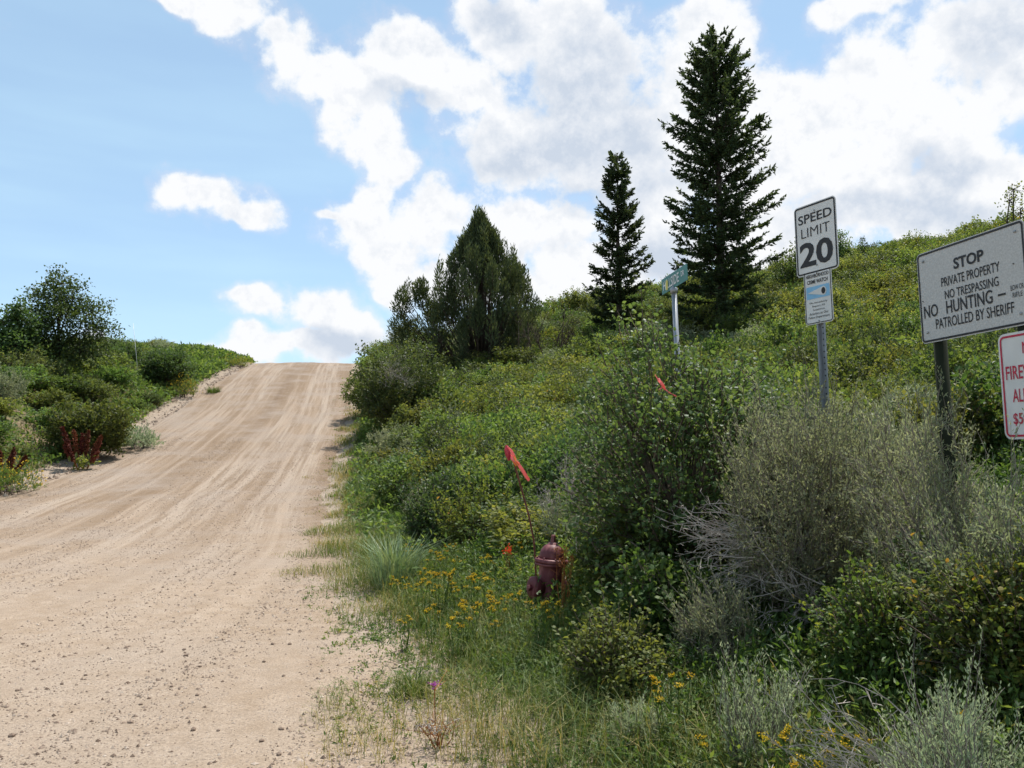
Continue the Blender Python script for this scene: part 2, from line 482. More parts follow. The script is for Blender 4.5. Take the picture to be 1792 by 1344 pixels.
M['bark'] = solid_mat('conifer_bark', (.045, .034, .027), (.10, .078, .062), .95, 0, 14, .6, .1, (1, 1, .2))
M['rust_stem'] = solid_mat('rusty_weed', (.22, .075, .025), (.36, .15, .05), .8, 0, 20, 0, .2)


def ground_material():
    m, N, Lk = new_mat('hill_soil')
    b = N.new('ShaderNodeBsdfPrincipled'); b.inputs['Roughness'].default_value = .95; b.inputs['Specular IOR Level'].default_value = .1
    g = N.new('ShaderNodeNewGeometry')
    n1 = N.new('ShaderNodeTexNoise'); n1.inputs['Scale'].default_value = 1.1; n1.inputs['Detail'].default_value = 8
    n2 = N.new('ShaderNodeTexNoise'); n2.inputs['Scale'].default_value = 14; n2.inputs['Detail'].default_value = 6
    for n in (n1, n2): Lk.new(g.outputs['Position'], n.inputs['Vector'])
    soil = ramp(N, Lk, n2.outputs['Fac'], [(.3, (.12, .085, .055)), (.55, (.20, .15, .10)), (.75, (.29, .22, .15))])
    duff = ramp(N, Lk, n2.outputs['Fac'], [(.3, (.045, .055, .02)), (.7, (.12, .12, .05))])
    hill = mixc(N, Lk, ramp(N, Lk, n1.outputs['Fac'], [(.42, (0, 0, 0)), (.6, (1, 1, 1))]), duff, soil)
    at_ = N.new('ShaderNodeAttribute'); at_.attribute_name = 'tint'
    vr = N.new('ShaderNodeTexVoronoi'); vr.inputs['Scale'].default_value = 34; Lk.new(g.outputs['Position'], vr.inputs['Vector'])
    grav = mixc(N, Lk, n2.outputs['Fac'], (.21, .155, .11), (.31, .245, .185))
    vg = ramp(N, Lk, vr.outputs['Color'], [(0, (.17, .13, .10)), (1, (.40, .34, .28))])
    grav = mixc(N, Lk, .5, grav, vg)
    ad = N.new('ShaderNodeMath'); ad.operation = 'MULTIPLY_ADD'; ad.inputs[1].default_value = .9; Lk.new(n2.outputs['Fac'], ad.inputs[0]); Lk.new(at_.outputs['Fac'], ad.inputs[2])
    fac = ramp(N, Lk, ad.outputs[0], [(.75, (0, 0, 0)), (1.0, (1, 1, 1))])
    Lk.new(mixc(N, Lk, fac, hill, grav), b.inputs['Base Color'])
    bp = N.new('ShaderNodeBump'); bp.inputs['Strength'].default_value = .7; bp.inputs['Distance'].default_value = .03
    Lk.new(n2.outputs['Fac'], bp.inputs['Height']); Lk.new(bp.outputs[0], b.inputs['Normal'])
    o = N.new('ShaderNodeOutputMaterial'); Lk.new(b.outputs[0], o.inputs[0]); return m


def road_material():
    m, N, Lk = new_mat('packed_dirt')
    b = N.new('ShaderNodeBsdfPrincipled'); b.inputs['Roughness'].default_value = .92; b.inputs['Specular IOR Level'].default_value = .15
    g = N.new('ShaderNodeNewGeometry')
    tr = N.new('ShaderNodeAttribute'); tr.attribute_name = 'track'      # metres across and along the direction of travel
    def nz(vec, sc, det, rgh=.6):
        n = N.new('ShaderNodeTexNoise'); n.inputs['Scale'].default_value = sc; n.inputs['Detail'].default_value = det; n.inputs['Roughness'].default_value = rgh
        Lk.new(vec, n.inputs['Vector']); return n.outputs['Fac']
    mp = N.new('ShaderNodeMapping'); mp.inputs['Scale'].default_value = (1.0, .020, 1); Lk.new(tr.outputs['Vector'], mp.inputs[0])
    streak = nz(mp.outputs[0], .72, 5, .58)
    mp2 = N.new('ShaderNodeMapping'); mp2.inputs['Scale'].default_value = (1.0, .035, 1); Lk.new(tr.outputs['Vector'], mp2.inputs[0])
    streak2 = nz(mp2.outputs[0], 5.0, 4)
    big = nz(g.outputs['Position'], .55, 5); med = nz(g.outputs['Position'], 5, 6); fine = nz(g.outputs['Position'], 60, 5, .7)
    dirt = ramp(N, Lk, streak, [(.36, (.170, .116, .073)), (.46, (.240, .175, .120)), (.53, (.315, .245, .185)), (.62, (.345, .282, .225)), (.72, (.295, .230, .172))])
    d2 = mixc(N, Lk, ramp(N, Lk, streak2, [(.40, (.75, .75, .75)), (.58, (0, 0, 0))]), dirt, (.200, .140, .092))
    grey = mixc(N, Lk, ramp(N, Lk, big, [(.46, (0, 0, 0)), (.66, (.7, .7, .7))]), d2, (.295, .245, .205))
    sep_ = N.new('ShaderNodeSeparateXYZ'); Lk.new(tr.outputs['Vector'], sep_.inputs[0])
    near = N.new('ShaderNodeMapRange'); near.inputs['From Min'].default_value = 20; near.inputs['From Max'].default_value = 8; Lk.new(sep_.outputs['Y'], near.inputs['Value'])
    pale = mixc(N, Lk, ramp(N, Lk, med, [(.35, (0, 0, 0)), (.65, (1, 1, 1))]), (.285, .216, .154), (.395, .318, .248))
    pale = mixc(N, Lk, ramp(N, Lk, big, [(.40, (0, 0, 0)), (.60, (.6, .6, .6))]), pale, (.335, .275, .220))
    nf = N.new('ShaderNodeMath'); nf.operation = 'MULTIPLY'; nf.inputs[1].default_value = .78; Lk.new(near.outputs[0], nf.inputs[0])
    grey = mixc(N, Lk, nf.outputs[0], grey, pale)
    # small stones pressed in the surface
    vr = N.new('ShaderNodeTexVoronoi'); vr.inputs['Scale'].default_value = 42; vr.inputs['Randomness'].default_value = 1; Lk.new(g.outputs['Position'], vr.inputs['Vector'])
    st = ramp(N, Lk, vr.outputs['Distance'], [(.16, (1, 1, 1)), (.30, (0, 0, 0))])
    stc = ramp(N, Lk, vr.outputs['Color'], [(.0, (.12, .09, .075)), (.5, (.24, .195, .165)), (1, (.42, .37, .32))])
    gate = ramp(N, Lk, med, [(.40, (0, 0, 0)), (.54, (1, 1, 1))])
    mul = N.new('ShaderNodeMath'); mul.operation = 'MULTIPLY'; Lk.new(st, mul.inputs[0]); Lk.new(gate, mul.inputs[1])
    c = mixc(N, Lk, mul.outputs[0], grey, stc)
    sp = mixc(N, Lk, ramp(N, Lk, fine, [(.3, (0, 0, 0)), (.7, (1, 1, 1))]), (.62, .59, .56), (1.16, 1.15, 1.14))
    c = mixc(N, Lk, 1.0, c, sp, 'MULTIPLY')
    Lk.new(c, b.inputs['Base Color'])
    hsum = N.new('ShaderNodeMath'); hsum.operation = 'MULTIPLY_ADD'; hsum.inputs[1].default_value = .6; Lk.new(mul.outputs[0], hsum.inputs[0]); Lk.new(fine, hsum.inputs[2])
    bp = N.new('ShaderNodeBump'); bp.inputs['Strength'].default_value = .55; bp.inputs['Distance'].default_value = .018
    Lk.new(hsum.outputs[0], bp.inputs['Height']); Lk.new(bp.outputs[0], b.inputs['Normal'])
    o = N.new('ShaderNodeOutputMaterial'); Lk.new(b.outputs[0], o.inputs[0]); return m


M['soil'] = ground_material(); M['road'] = road_material()

# ------------------------------------------------------------------ ground and road
def axis(fine_lo, fine_hi, step, lo, hi):
    a = list(np.arange(fine_lo, fine_hi + 1e-6, step)); d = step
    while a[-1] < hi: d *= 1.25; a.append(a[-1] + d)
    d = step
    while a[0] > lo: d *= 1.25; a.insert(0, a[0] - d)
    return np.array(a)


def grid_mesh(name, X, Y, Z, mat, tint=None, track=None):
    ny, nx = X.shape
    mb = MB(); idx = np.arange(ny * nx).reshape(ny, nx)
    a, b, c, d = idx[:-1, :-1].ravel(), idx[:-1, 1:].ravel(), idx[1:, 1:].ravel(), idx[1:, :-1].ravel()
    F = np.concatenate([np.stack([a, b, c], 1), np.stack([a, c, d], 1)])
    mb.add(np.stack([X, Y, Z], -1).reshape(-1, 3), F, 0, tint.ravel() if tint is not None else .5)
    me = mb.mesh(name, [mat], smooth=True)
    if track is not None:
        t = me.attributes.new('track', 'FLOAT_VECTOR', 'POINT'); t.data.foreach_set('vector', track.astype(np.float32).ravel())
    return me


gx = axis(-32, 42, .4, -900, 900); gy = axis(-4, 74, .4, -500, 1500)
X, Y = np.meshgrid(gx, gy)
Z = hgt(X, Y)
edge = np.maximum(X - xr(Y), xl(Y) - X)                      # >0 outside the road
edge_n = edge + (fnoise(X * .8, Y * .8, 31) - .5) * 1.0
Z = Z - .14 * sstep(-.3, -1.1, edge)                          # the road sheet lies in this bed
tint = np.clip(1.0 - sstep(-.3, 1.5, edge_n), 0, 1) * .75
tag(link('ground', grid_mesh('ground', X, Y, Z, M['soil'], tint)), 'brown soil of the brushy hillside and road banks', None, None, 'structure')

ry = np.concatenate([np.arange(-12, 2, .5), np.arange(2, 16, .12), np.arange(16, 90, .25)])
rs = np.linspace(0, 1, 150)
YY, SS = np.meshgrid(ry, rs, indexing='ij')
XL = np.maximum(xl(YY), -34) - .5; XR = xr(YY) + .75
SSc = 1 - (1 - SS) ** 1.25
XX = XL + (XR - XL) * SSc
across = XX - xr(YY)
curl = np.where(YY < 15, (15 - YY) ** 2 * .018, 0)            # wheel tracks swing away to the side road
trk = across + curl
ed = np.maximum(XX - xr(YY), xl(YY) - XX) + (fnoise(XX * .9, YY * .9, 44) - .5) * .8
ZZ = hgt(XX, YY) + .012
ruts = (fnoise(trk * .9, YY * .04, 3, 3) - .5) * .10 * sstep(10, 22, YY) + (fnoise(trk * 2.6, YY * .12, 8, 2) - .5) * .035 + (fnoise(XX * 1.7, YY * 1.7, 12, 3) - .5) * .02
ZZ = ZZ + ruts * sstep(.2, -.8, ed) - .16 * sstep(-.05, .7, ed)
tv = np.stack([trk, YY, np.zeros_like(trk)], -1).reshape(-1, 3)
tag(link('dirt_road', grid_mesh('dirt_road', XX, YY, ZZ, M['road'], None, tv)), 'pale gravel road climbing to a crest between brushy banks', None, None, 'structure')

# ------------------------------------------------------------------ plant builders
def lumpy(rng, n, rx, rz, lumps=7, amt=.3, up=.15):
    """points on an uneven dome of radius rx and height rz, with outward directions"""
    d = rnd_dirs(rng, n * 2); d = d[d[:, 2] > -up][:n]
    while len(d) < n:
        e = rnd_dirs(rng, n); d = np.concatenate([d, e[e[:, 2] > -up]])[:n]
    c = rnd_dirs(rng, lumps); c[:, 2] = np.abs(c[:, 2]) * .8; c = unit(c)
    k = np.clip(d @ c.T, 0, 1) ** 7
    rad = 1 - amt + amt * 1.6 * k.max(1)
    P = d * rad[:, None]
    P[:, 0] *= rx; P[:, 1] *= rx; P[:, 2] = P[:, 2] * rz
    return P, d


def broadleaf(rng, w, h, n_twig=420, per=12, L=.045, Wd=.03, stems=9, mats=(0, 1), tint=(.15, .85), spread=.16, fol=None, stm=None, loose=.35, fine=False):
    """leafy shrub w wide and h high standing on z=0; foliage goes to fol, wood to stm"""
    c = np.array([0, 0, h * .38])
    P, d = lumpy(rng, n_twig, w / 2, h * .62, 9, .42, .5)
    depth = rng.uniform(0, 1, n_twig) ** 1.7
    P = P * (1 - .62 * depth[:, None]) + c
    P[:, 2] = np.maximum(P[:, 2], .06 * h)
    tipdir = unit(d * .8 + np.array([0, 0, .55]) + rng.normal(0, .35, (n_twig, 3)))
    tl = spread * rng.uniform(.7, 1.5, n_twig) * (1 + loose * (rng.uniform(0, 1, n_twig) > .9) * 1.6)
    A = P; B = P + tipdir * tl[:, None]
    stm.sticks(A, B, .0035 + .0015 * h, .0012, mats[1])
    t = np.tile(np.linspace(.12, 1.02, per), n_twig) + rng.normal(0, .05, n_twig * per)
    idx = np.repeat(np.arange(n_twig), per)
    LP = A[idx] + (B - A)[idx] * t[:, None] + rng.normal(0, spread * .16, (len(idx), 3))
    ld = unit(tipdir[idx] * .5 + rng.normal(0, 1, (len(idx), 3)) * .75)
    nn = unit(np.array([0, 0, 1.]) + rng.normal(0, .55, (len(idx), 3)))
    tw = rng.uniform(tint[0], tint[1], n_twig)[idx] + rng.normal(0, .12, len(idx))
    sz = rng.uniform(.7, 1.25, len(idx))
    (fol.leaves6 if fine else fol.leaves)(LP, ld, nn, L * sz, Wd * sz, mats[0], np.clip(tw, 0, 1))
    # wood
    for i in range(stems):
        j = rng.integers(n_twig); e = A[j]; b0 = rng.normal(0, .05 * w, 3); b0[2] = -.08
        m1 = b0 * .6 + e * .4 + np.array([0, 0, .16 * h]) + rng.normal(0, .04 * w, 3)
        r0 = .008 + .011 * h
        stm.tube([b0, (b0 + m1) / 2 + rng.normal(0, .02 * w, 3), m1, (m1 + e) / 2 + rng.normal(0, .02, 3), e], np.array([1, .85, .65, .45, .2]) * r0, 5, mats[1])
    k = min(n_twig, 120); j = rng.choice(n_twig, k, replace=False)
    q = c * .5 + (A[j] - c * .5) * .35
    stm.sticks(q, A[j], .004 + .003 * h, .003, mats[1])


def sagebrush(rng, w, h, n=420, per=18, L=.040, Wd=.0115, spike=.30, fol=None, stm=None, mats=(0, 1), lean=(0, 0), stems=10, tint=(.2, .8), upness=1.0, body=.66, spk=.30):
    """sagebrush: twisted forking wood, a rounded body of leafy tufts and upright spikes above it"""
    c = np.array([0, 0, h * .2])
    P, d = lumpy(rng, n, w / 2, h * body, 8, .45, .12)
    dep = rng.uniform(0, 1, n) ** 1.8
    A = P * (1 - .55 * dep[:, None]) + c
    isp = (rng.uniform(0, 1, n) < spk) & ((d[:, 2] > .2) | (spk > .9))
    jit = np.where(isp, .15, .42)[:, None]
    dirs = unit(d * np.where(isp, .45, .8)[:, None] + np.array([lean[0], lean[1], 1.0]) * np.where(isp, upness, .5 * upness)[:, None] + rng.normal(0, 1, (n, 3)) * jit)
    ln = np.where(isp, spike * rng.uniform(.5, 1.25, n) * (1 - .35 * dep), spike * .42 * rng.uniform(.6, 1.4, n))
    bend = rng.normal(0, .10, (n, 3)) * ln[:, None]
    B = A + dirs * ln[:, None]; Mid = (A + B) / 2 + bend
    stm.sticks(A, Mid, .0032, .0022, mats[1]); stm.sticks(Mid, B, .0022, .001, mats[1])
    idx = np.repeat(np.arange(n), per)
    t = np.clip(np.tile(np.linspace(.0, 1.0, per), n) + rng.normal(0, .04, n * per), 0, 1.02)[:, None]
    LP = A[idx] * (1 - t) ** 2 + 2 * (Mid + bend)[idx] * t * (1 - t) + B[idx] * t ** 2
    LP = LP + rng.normal(0, .008, LP.shape) * np.where(isp[idx], .5, 1.6)[:, None]
    rad = rnd_dirs(rng, n * per)
    ld = unit(dirs[idx] + rad * np.where(isp[idx], .6, 1.0)[:, None]); nn = rnd_dirs(rng, n * per)
    tw = rng.uniform(tint[0], tint[1], n)[idx] + rng.normal(0, .1, n * per)
    sz = rng.uniform(.7, 1.3, n * per) * (1.2 - .5 * np.clip(t[:, 0], 0, 1))
    fol.leaves(LP, ld, nn, L * sz, Wd * sz, mats[0], np.clip(tw, 0, 1), .1)
    for i in range(stems):
        b0 = rng.normal(0, .05 * w, 3); b0[2] = -.06
        j = rng.integers(n); m1 = b0 * .5 + A[j] * .42 + rng.normal(0, .07 * w, 3); m1[2] = abs(m1[2]) * .8 + .04 * h
        r0 = .010 + .012 * h; q1 = (b0 + m1) / 2 + rng.normal(0, .06 * w, 3); q1[2] = abs(q1[2])
        stm.tube([b0, q1, m1], np.array([1, .8, .55]) * r0, 5, mats[1])
        near_ = np.argsort(((A - (m1 + (A[j] - m1) * .8)) ** 2).sum(1))[rng.integers(0, max(4, n // 6), 6)]
        for jj in near_:
            e = A[jj]; stm.tube([m1, m1 * .66 + e * .34 + rng.normal(0, .035 * w, 3), m1 * .3 + e * .7 + rng.normal(0, .03 * w, 3), e], np.array([.5, .36, .26, .12]) * r0, 4, mats[1], .5, False)


def dead_fan(rng, mb, base, direction, length, n=60, spread=.35, sub=4, r=.003, mat=0):
    """tangle of thin bare twigs that bend and fork"""
    d0 = unit(np.array(direction, float)[None])[0]; n = int(n * .8)
    D_ = unit(d0 + rng.normal(0, spread * 1.15, (n, 3))); ln = length * rng.uniform(.3, 1.15, n)
    A = np.array(base) + rng.normal(0, .16 * length, (n, 3)); pts = [A]; cur = D_
    for k in range(4):
        cur = unit(cur + rng.normal(0, .22, (n, 3)) + np.array([0, 0, .03])); pts.append(pts[-1] + cur * (ln / 4)[:, None])
    for k in range(4):
        f0, f1 = 1.5 - .32 * k, 1.5 - .32 * (k + 1); mb.sticks(pts[k], pts[k + 1], r * f0, r * f1, mat)
        idx = np.repeat(np.arange(n), 2 if k else 0)
        if len(idx):
            t = rng.uniform(0, 1, (len(idx), 1)); Q = pts[k][idx] * (1 - t) + pts[k + 1][idx] * t; d2 = unit(cur[idx] + rng.normal(0, .6, (len(idx), 3))); l2 = length * .13 * rng.uniform(.4, 1.3, (len(idx), 1))
            mb.sticks(Q, Q + d2 * l2, r * .6, r * .35, mat); mb.sticks(Q + d2 * l2 * .5, Q + d2 * l2 * .5 + unit(d2 + rng.normal(0, .7, d2.shape)) * l2 * .6, r * .4, r * .25, mat)


def grass_clump(rng, mb, n, r, h, w=.006, droop=.45, mat=0, tint=(.1, .5), at_=(0, 0, 0)):
    a = rng.uniform(0, 2 * math.pi, n); q = r * np.sqrt(rng.uniform(0, 1, n))
    P = np.stack([np.cos(a) * q, np.sin(a) * q, np.full(n, -.02)], 1) + np.array(at_)
    hh = h * rng.uniform(.45, 1.1, n)
    lean = np.stack([np.cos(a), np.sin(a)], 1) * (hh * droop * rng.uniform(.3, 1.4, n))[:, None] + rng.normal(0, .12 * h, (n, 2))
    mb.blades(P, hh, lean, w * rng.uniform(.7, 1.3, n), mat, rng.uniform(tint[0], tint[1], n))


def flower_plant(rng, fol, stm, flo, w, h, n=14, heads=1, flat=.035, bits=26, leaf_per=16, size=.008, mats=(0, 0, 0)):
    """upright stems with narrow leaves and crowded small flower heads on top"""
    a = rng.uniform(0, 2 * math.pi, n); q = w / 2 * np.sqrt(rng.uniform(0, 1, n))
    B = np.stack([np.cos(a) * q, np.sin(a) * q, h * rng.uniform(.72, 1.05, n)], 1); A = B * np.array([.25, .25, 0]) + np.array([0, 0, -.03])
    mid = (A + B) / 2 + rng.normal(0, .03 * h, (n, 3))
    stm.sticks(A, mid, .0035, .003, mats[1]); stm.sticks(mid, B, .003, .0018, mats[1])
    idx = np.repeat(np.arange(n), leaf_per); t = rng.uniform(.08, .95, n * leaf_per)[:, None]
    LP = np.where(t < .5, A[idx] + (mid - A)[idx] * t * 2, mid[idx] + (B - mid)[idx] * (t * 2 - 1))
    ld = unit(rnd_dirs(rng, len(idx)) + np.array([0, 0, .7]))
    fol.leaves(LP, ld, unit(np.array([0, 0, 1.]) + rng.normal(0, .5, (len(idx), 3))), rng.uniform(.03, .07, len(idx)), rng.uniform(.007, .014, len(idx)), mats[0], rng.uniform(.2, .9, len(idx)))
    for i in range(n):
        m = int(bits * rng.uniform(.6, 1.3)); ang = rng.uniform(0, 2 * math.pi, m); rr = flat * np.sqrt(rng.uniform(0, 1, m)) * rng.uniform(.7, 1.3); q = MB()
        P = B[i] + np.stack([np.cos(ang) * rr, np.sin(ang) * rr, rng.uniform(-.5, .5, m) * flat * .9], 1)
        q.sticks(np.repeat(B[i][None] - [0, 0, flat * 1.2], m, 0), P, .0009, .0007, 1, .4)
        q.leaves(P, unit(rnd_dirs(rng, m) + np.array([0, 0, .5])), rnd_dirs(rng, m), size * 1.7 * rng.uniform(.7, 1.4, m), size * 1.3, 0, rng.uniform(0, 1, m))
        flo.append(q)


def spruce(rng, h, rmax, sparse=0.0, gap=.34, fol=None, wood=None, shape=((0, .85), (.1, 1), (.3, .92), (.5, .85), (.7, .74), (.85, .5), (.94, .24), (1, .06))):
    wood.tube([[rng.normal(0, .02) * (i > 0), rng.normal(0, .02) * (i > 0), z] for i, z in enumerate(np.linspace(-.4, h * .995, 12))], np.linspace(.018 * h, .012, 12), 8)
    TB, TD, TL = [], [], []
    z = .04 * h
    azl = rng.uniform(0, 6.28, 9); 
    while z < h * .985:
        f = z / h
        prof_ = float(np.interp(f, *zip(*shape))) * (.93 + .09 * math.sin(f * 23))
        nb = int(rng.integers(5, 8)) if f < .9 else 4
        a0 = rng.uniform(0, 6.28)
        for b in range(nb):
            if rng.uniform() < sparse * (1 - .5 * f): continue
            a = a0 + 6.28 * b / nb + rng.normal(0, .22)
            L = rmax * prof_ * rng.uniform(.68, 1.08) * (1 + .12 * math.sin(3 * a + 9 * f)) + .10
            zz = z + rng.normal(0, gap * .4)
            slope = -.22 + .75 * f + rng.normal(0, .06); up = .28 + rng.normal(0, .05)
            o = np.array([math.cos(a), math.sin(a), 0]); sd = np.array([-math.sin(a), math.cos(a), 0])
            t = np.linspace(0, 1, 6); pts = o[None] * (L * t)[:, None] + np.array([0, 0, 1])[None] * (zz + L * (slope * t + up * t * t))[:, None]
            wood.tube(pts, np.linspace(.010 + .010 * L, .004, 6), 4, 0, .5, False)
            nt = max(6, int(L / .055))
            tt = rng.uniform(.12, 1.0, nt); sgn = np.where(np.arange(nt) % 2 == 0, 1, -1)
            base = o[None] * (L * tt)[:, None] + np.array([0, 0, 1])[None] * (zz + L * (slope * tt + up * tt ** 2))[:, None]
            dr = unit(o[None] * .75 + sd[None] * (sgn * rng.uniform(.35, 1.1, nt))[:, None] + np.array([0, 0, 1])[None] * rng.normal(.06, .22, nt)[:, None])
            TB.append(base); TD.append(dr); TL.append((.16 + .34 * L * .5 * (1.05 - tt)) * rng.uniform(.6, 1.25, nt))
            TB.append(pts[3:]); TD.append(np.repeat(unit((pts[-1] - pts[-2])[None] + [[0, 0, .02]]), 3, 0)); TL.append(np.full(3, .26))
        z += gap * (1.0 - .45 * f) * rng.uniform(.8, 1.2)
    TB = np.concatenate(TB); TD = np.concatenate(TD); TL = np.concatenate(TL); n = len(TB)
    wood.sticks(TB, TB + TD * TL[:, None], .006, .003)
    per = 5; idx = np.repeat(np.arange(n), per); t = np.tile(np.linspace(.0, .95, per), n)
    P = TB[idx] + TD[idx] * (TL[idx] * t)[:, None]
    dr = unit(TD[idx] + rng.normal(0, .42, (len(idx), 3)) + np.array([0, 0, .16]))
    fol.leaves(P, dr, unit(rng.normal(0, .7, (len(idx), 3)) + np.array([0, 0, .6])), rng.uniform(.13, .27, len(idx)), rng.uniform(.07, .12, len(idx)), 0, np.clip(rng.normal(.42, .2, n)[idx] + .25 * t + rng.normal(0, .1, len(idx)), 0, 1), .3)
    # leader
    k = 26; zz = rng.uniform(h * .95, h, k)
    fol.leaves(np.stack([np.zeros(k), np.zeros(k), zz], 1), unit(rnd_dirs(rng, k) * .5 + [0, 0, .9]), rnd_dirs(rng, k), .2, .05, 0, .5)


def plumes(rng, fol, wood, cs, hs, rs_, root, per=150, L=.15, W=.045, up=.9, wr=.05, tint=(.15, .85)):
    """upright foliage plumes: centre, height, radius; each fed by a limb from the root"""
    for c, hh, rr in zip(cs, hs, rs_):
        c = np.array(c, float); n = int(per * rng.uniform(.75, 1.25))
        d = rnd_dirs(rng, n); q = rng.uniform(.25, 1, n) ** .6
        P = c + d * q[:, None] * np.array([rr, rr, hh / 2]); P += rng.normal(0, .03, P.shape)
        taper_ = 1 - .45 * np.clip((P[:, 2] - c[2]) / (hh / 2), 0, 1); P[:, :2] = c[:2] + (P[:, :2] - c[:2]) * taper_[:, None]
        dr = unit(d * np.array([.8, .8, .35]) + np.array([0, 0, up]) + rng.normal(0, .3, (n, 3)))
        tw = rng.uniform(*tint); fol.leaves(P, dr, rnd_dirs(rng, n), L * rng.uniform(.7, 1.4, n), W * rng.uniform(.7, 1.3, n), 0, np.clip(tw + rng.normal(0, .16, n), 0, 1), .25)
        e = c - np.array([0, 0, hh * .25]); b0 = np.array(root, float); m = b0 * .45 + e * .55 + rng.normal(0, .12, 3); m[2] = b0[2] + (e[2] - b0[2]) * .42
        wood.tube([b0, m, e, c + [0, 0, hh * .3]], np.array([1, .6, .35, .12]) * wr, 5)


def leafy_tree(rng, fol, wood, h, lobes, L=.1, W=.075, per=900):
    """trunk, limbs and clumps of leaves; lobes are (x, y, z, radius)"""
    wood.tube([[0, 0, -.3], [.05, .02, h * .25], [-.04, .05, h * .5], [.03, 0, h * .8]], [.11, .09, .06, .02], 8)
    for (x, y, z, r) in lobes:
        e = np.array([x, y, z]); b0 = np.array([0, 0, max(.2, z * .45)])
        wood.tube([b0, b0 * .5 + e * .5 + rng.normal(0, .1, 3), e], [.05, .03, .012], 5)
        m = int(12 * r * r + 14); d = rnd_dirs(rng, m); Q = e + d * (r * rng.uniform(.45, 1.05, m))[:, None] * np.array([1, 1, .85])
        wood.sticks(np.repeat(e[None], m, 0), Q, .012, .004)
        n = int(per * r * r / m); idx = np.repeat(np.arange(m), n)
        P = Q[idx] + rng.normal(0, .24 * math.sqrt(r), (len(idx), 3)) * np.array([1, 1, .8])
        tw = rng.uniform(.1, .85, m)[idx] + rng.normal(0, .12, len(idx))
        fol.leaves(P, unit(rnd_dirs(rng, len(idx)) + d[idx] * .4), unit(rng.normal(0, .6, (len(idx), 3)) + [0, 0, 1.]), L * rng.uniform(.7, 1.3, len(idx)), W, 0, np.clip(tw, 0, 1))


def thing_from(name, builder, leafm, stemm, loc, label, cat, group=None, rotz=0.0, extra=None, names=('foliage', 'stems')):
    """Empty with a foliage and a stems child; builder(fol, stm)"""
    e = empty(name, loc, (0, 0, rotz)); tag(e, label, cat, group)
    f, s_ = MB(), MB(); builder(f, s_)
    link(names[0], f.mesh(names[0], [leafm]), e); tag(link(names[1], s_.mesh(names[1], [stemm], True), e), None, None, None, 'stuff')
    if extra:
        for nm, mt, fn in extra:
            q = MB(); fn(q); tag(link(nm, q.mesh(nm, [mt]), e), None, None, None, 'stuff')
    return e


# ------------------------------------------------------------------ trees
rng = np.random.default_rng(7)


def tree(name, u, y, v_top, label, cat, fn, leafm, group=None):
    loc = on_ground(u, y, 560); top = at(u, v_top, y); h = top.z - loc.z
    e = empty(name, loc); tag(e, label, cat, group)
    f, w = MB(), MB(); fn(h, f, w)
    link('crown', f.mesh('crown', [leafm]), e); link('trunk', w.mesh('trunk', [M['bark']], True), e)
    return e


tree('spruce_tree', 1262, 40, 62, 'tall dark spruce, the bigger of two on the hillside, behind the green street sign', 'spruce tree',
     lambda h, f, w: spruce(np.random.default_rng(11), h, 2.9, .10, .42, f, w), M['spruce'])
tree('spruce_tree', 1083, 44, 270, 'smaller slender spruce between the juniper and the tall spruce', 'spruce tree',
     lambda h, f, w: spruce(np.random.default_rng(23), h, 1.95, .2, .44, f, w, ((0, .8), (.08, 1), (.2, .95), (.4, .82), (.6, .62), (.8, .36), (.93, .16), (1, .04))), M['spruce'])


def juniper(h, f, w):
    r = np.random.default_rng(5); cs, hs, rr = [], [], []
    k = 31.0                                    # photo pixels per metre at the tree
    for i in range(205):
        zf = r.uniform(.10, 1.0) ** .85
        hw = np.interp(zf, [0, .15, .35, .55, .72, .86, 1.0], [3.4, 3.7, 3.5, 2.85, 1.9, .9, .1]) * r.uniform(.85, 1.06)
        a = r.uniform(0, 6.28); q = math.sqrt(r.uniform(.25, 1)) * hw
        ph = np.interp(zf, [0, .5, 1], [2.0, 1.9, 1.3]) * r.uniform(.6, 1.6)
        cs.append((math.cos(a) * q + .45 * (1 - zf), math.sin(a) * q * .9, zf * (h - .9) + .2)); hs.append(ph); rr.append(r.uniform(.24, .40))
    plumes(r, f, w, cs, hs, rr, (.1, 0, .1), 210, .21, .055, 1.5, .045)
    w.tube([[0, 0, -.3], [.1, 0, h * .3], [0, .1, h * .6], [0, 0, h * .95]], [.2, .15, .09, .02], 7)
    # leaning side stem with its own tufts
    cs, hs, rr = [], [], []
    for x, z, q in ((-4.1, 1.6, .55), (-4.0, 2.6, .55), (-3.9, 3.5, .5), (-3.85, 4.3, .42), (-3.3, 2.2, .5), (-2.9, 3.8, .45), (-2.8, 4.6, .38), (-2.5, 3.2, .42), (-3.6, 1.0, .5), (-3.0, 1.2, .5)):
        for _ in range(2): cs.append((x - .25 + r.normal(0, .12), r.normal(0, .35), z + r.normal(0, .15))); hs.append(1.3 * r.uniform(.8, 1.2)); rr.append(q * 1.05)
    plumes(r, f, w, cs, hs, rr, (-1.2, 0, .6), 330, .18, .055, 1.0, .05)


tree('juniper_tree', 838, 45, 366, 'broad dark juniper with a leaning side stem, on the hillside by the road crest', 'juniper', juniper, M['juniper'])


def left_tree(h, f, w):
    r = np.random.default_rng(3)
    lobes = [(.05, 0, h - .7, .75), (.6, .1, h - 1.3, .9), (-.6, 0, h - 1.4, .9), (1.3, 0, h - 2.2, .95), (.2, -.2, h - 2.4, 1.2), (-1.3, .2, h - 2.5, 1.1), (1.9, .2, h - 3.1, .8),
             (-.2, 0, h - 3.5, 1.3), (1.0, 0, h - 3.9, 1.1), (-1.7, 0, h - 3.6, 1.1), (0, 0, h - 4.8, 1.3)]
    leafy_tree(r, f, w, h, [q for q in lobes if q[2] > .6], .13, .10, 1100)


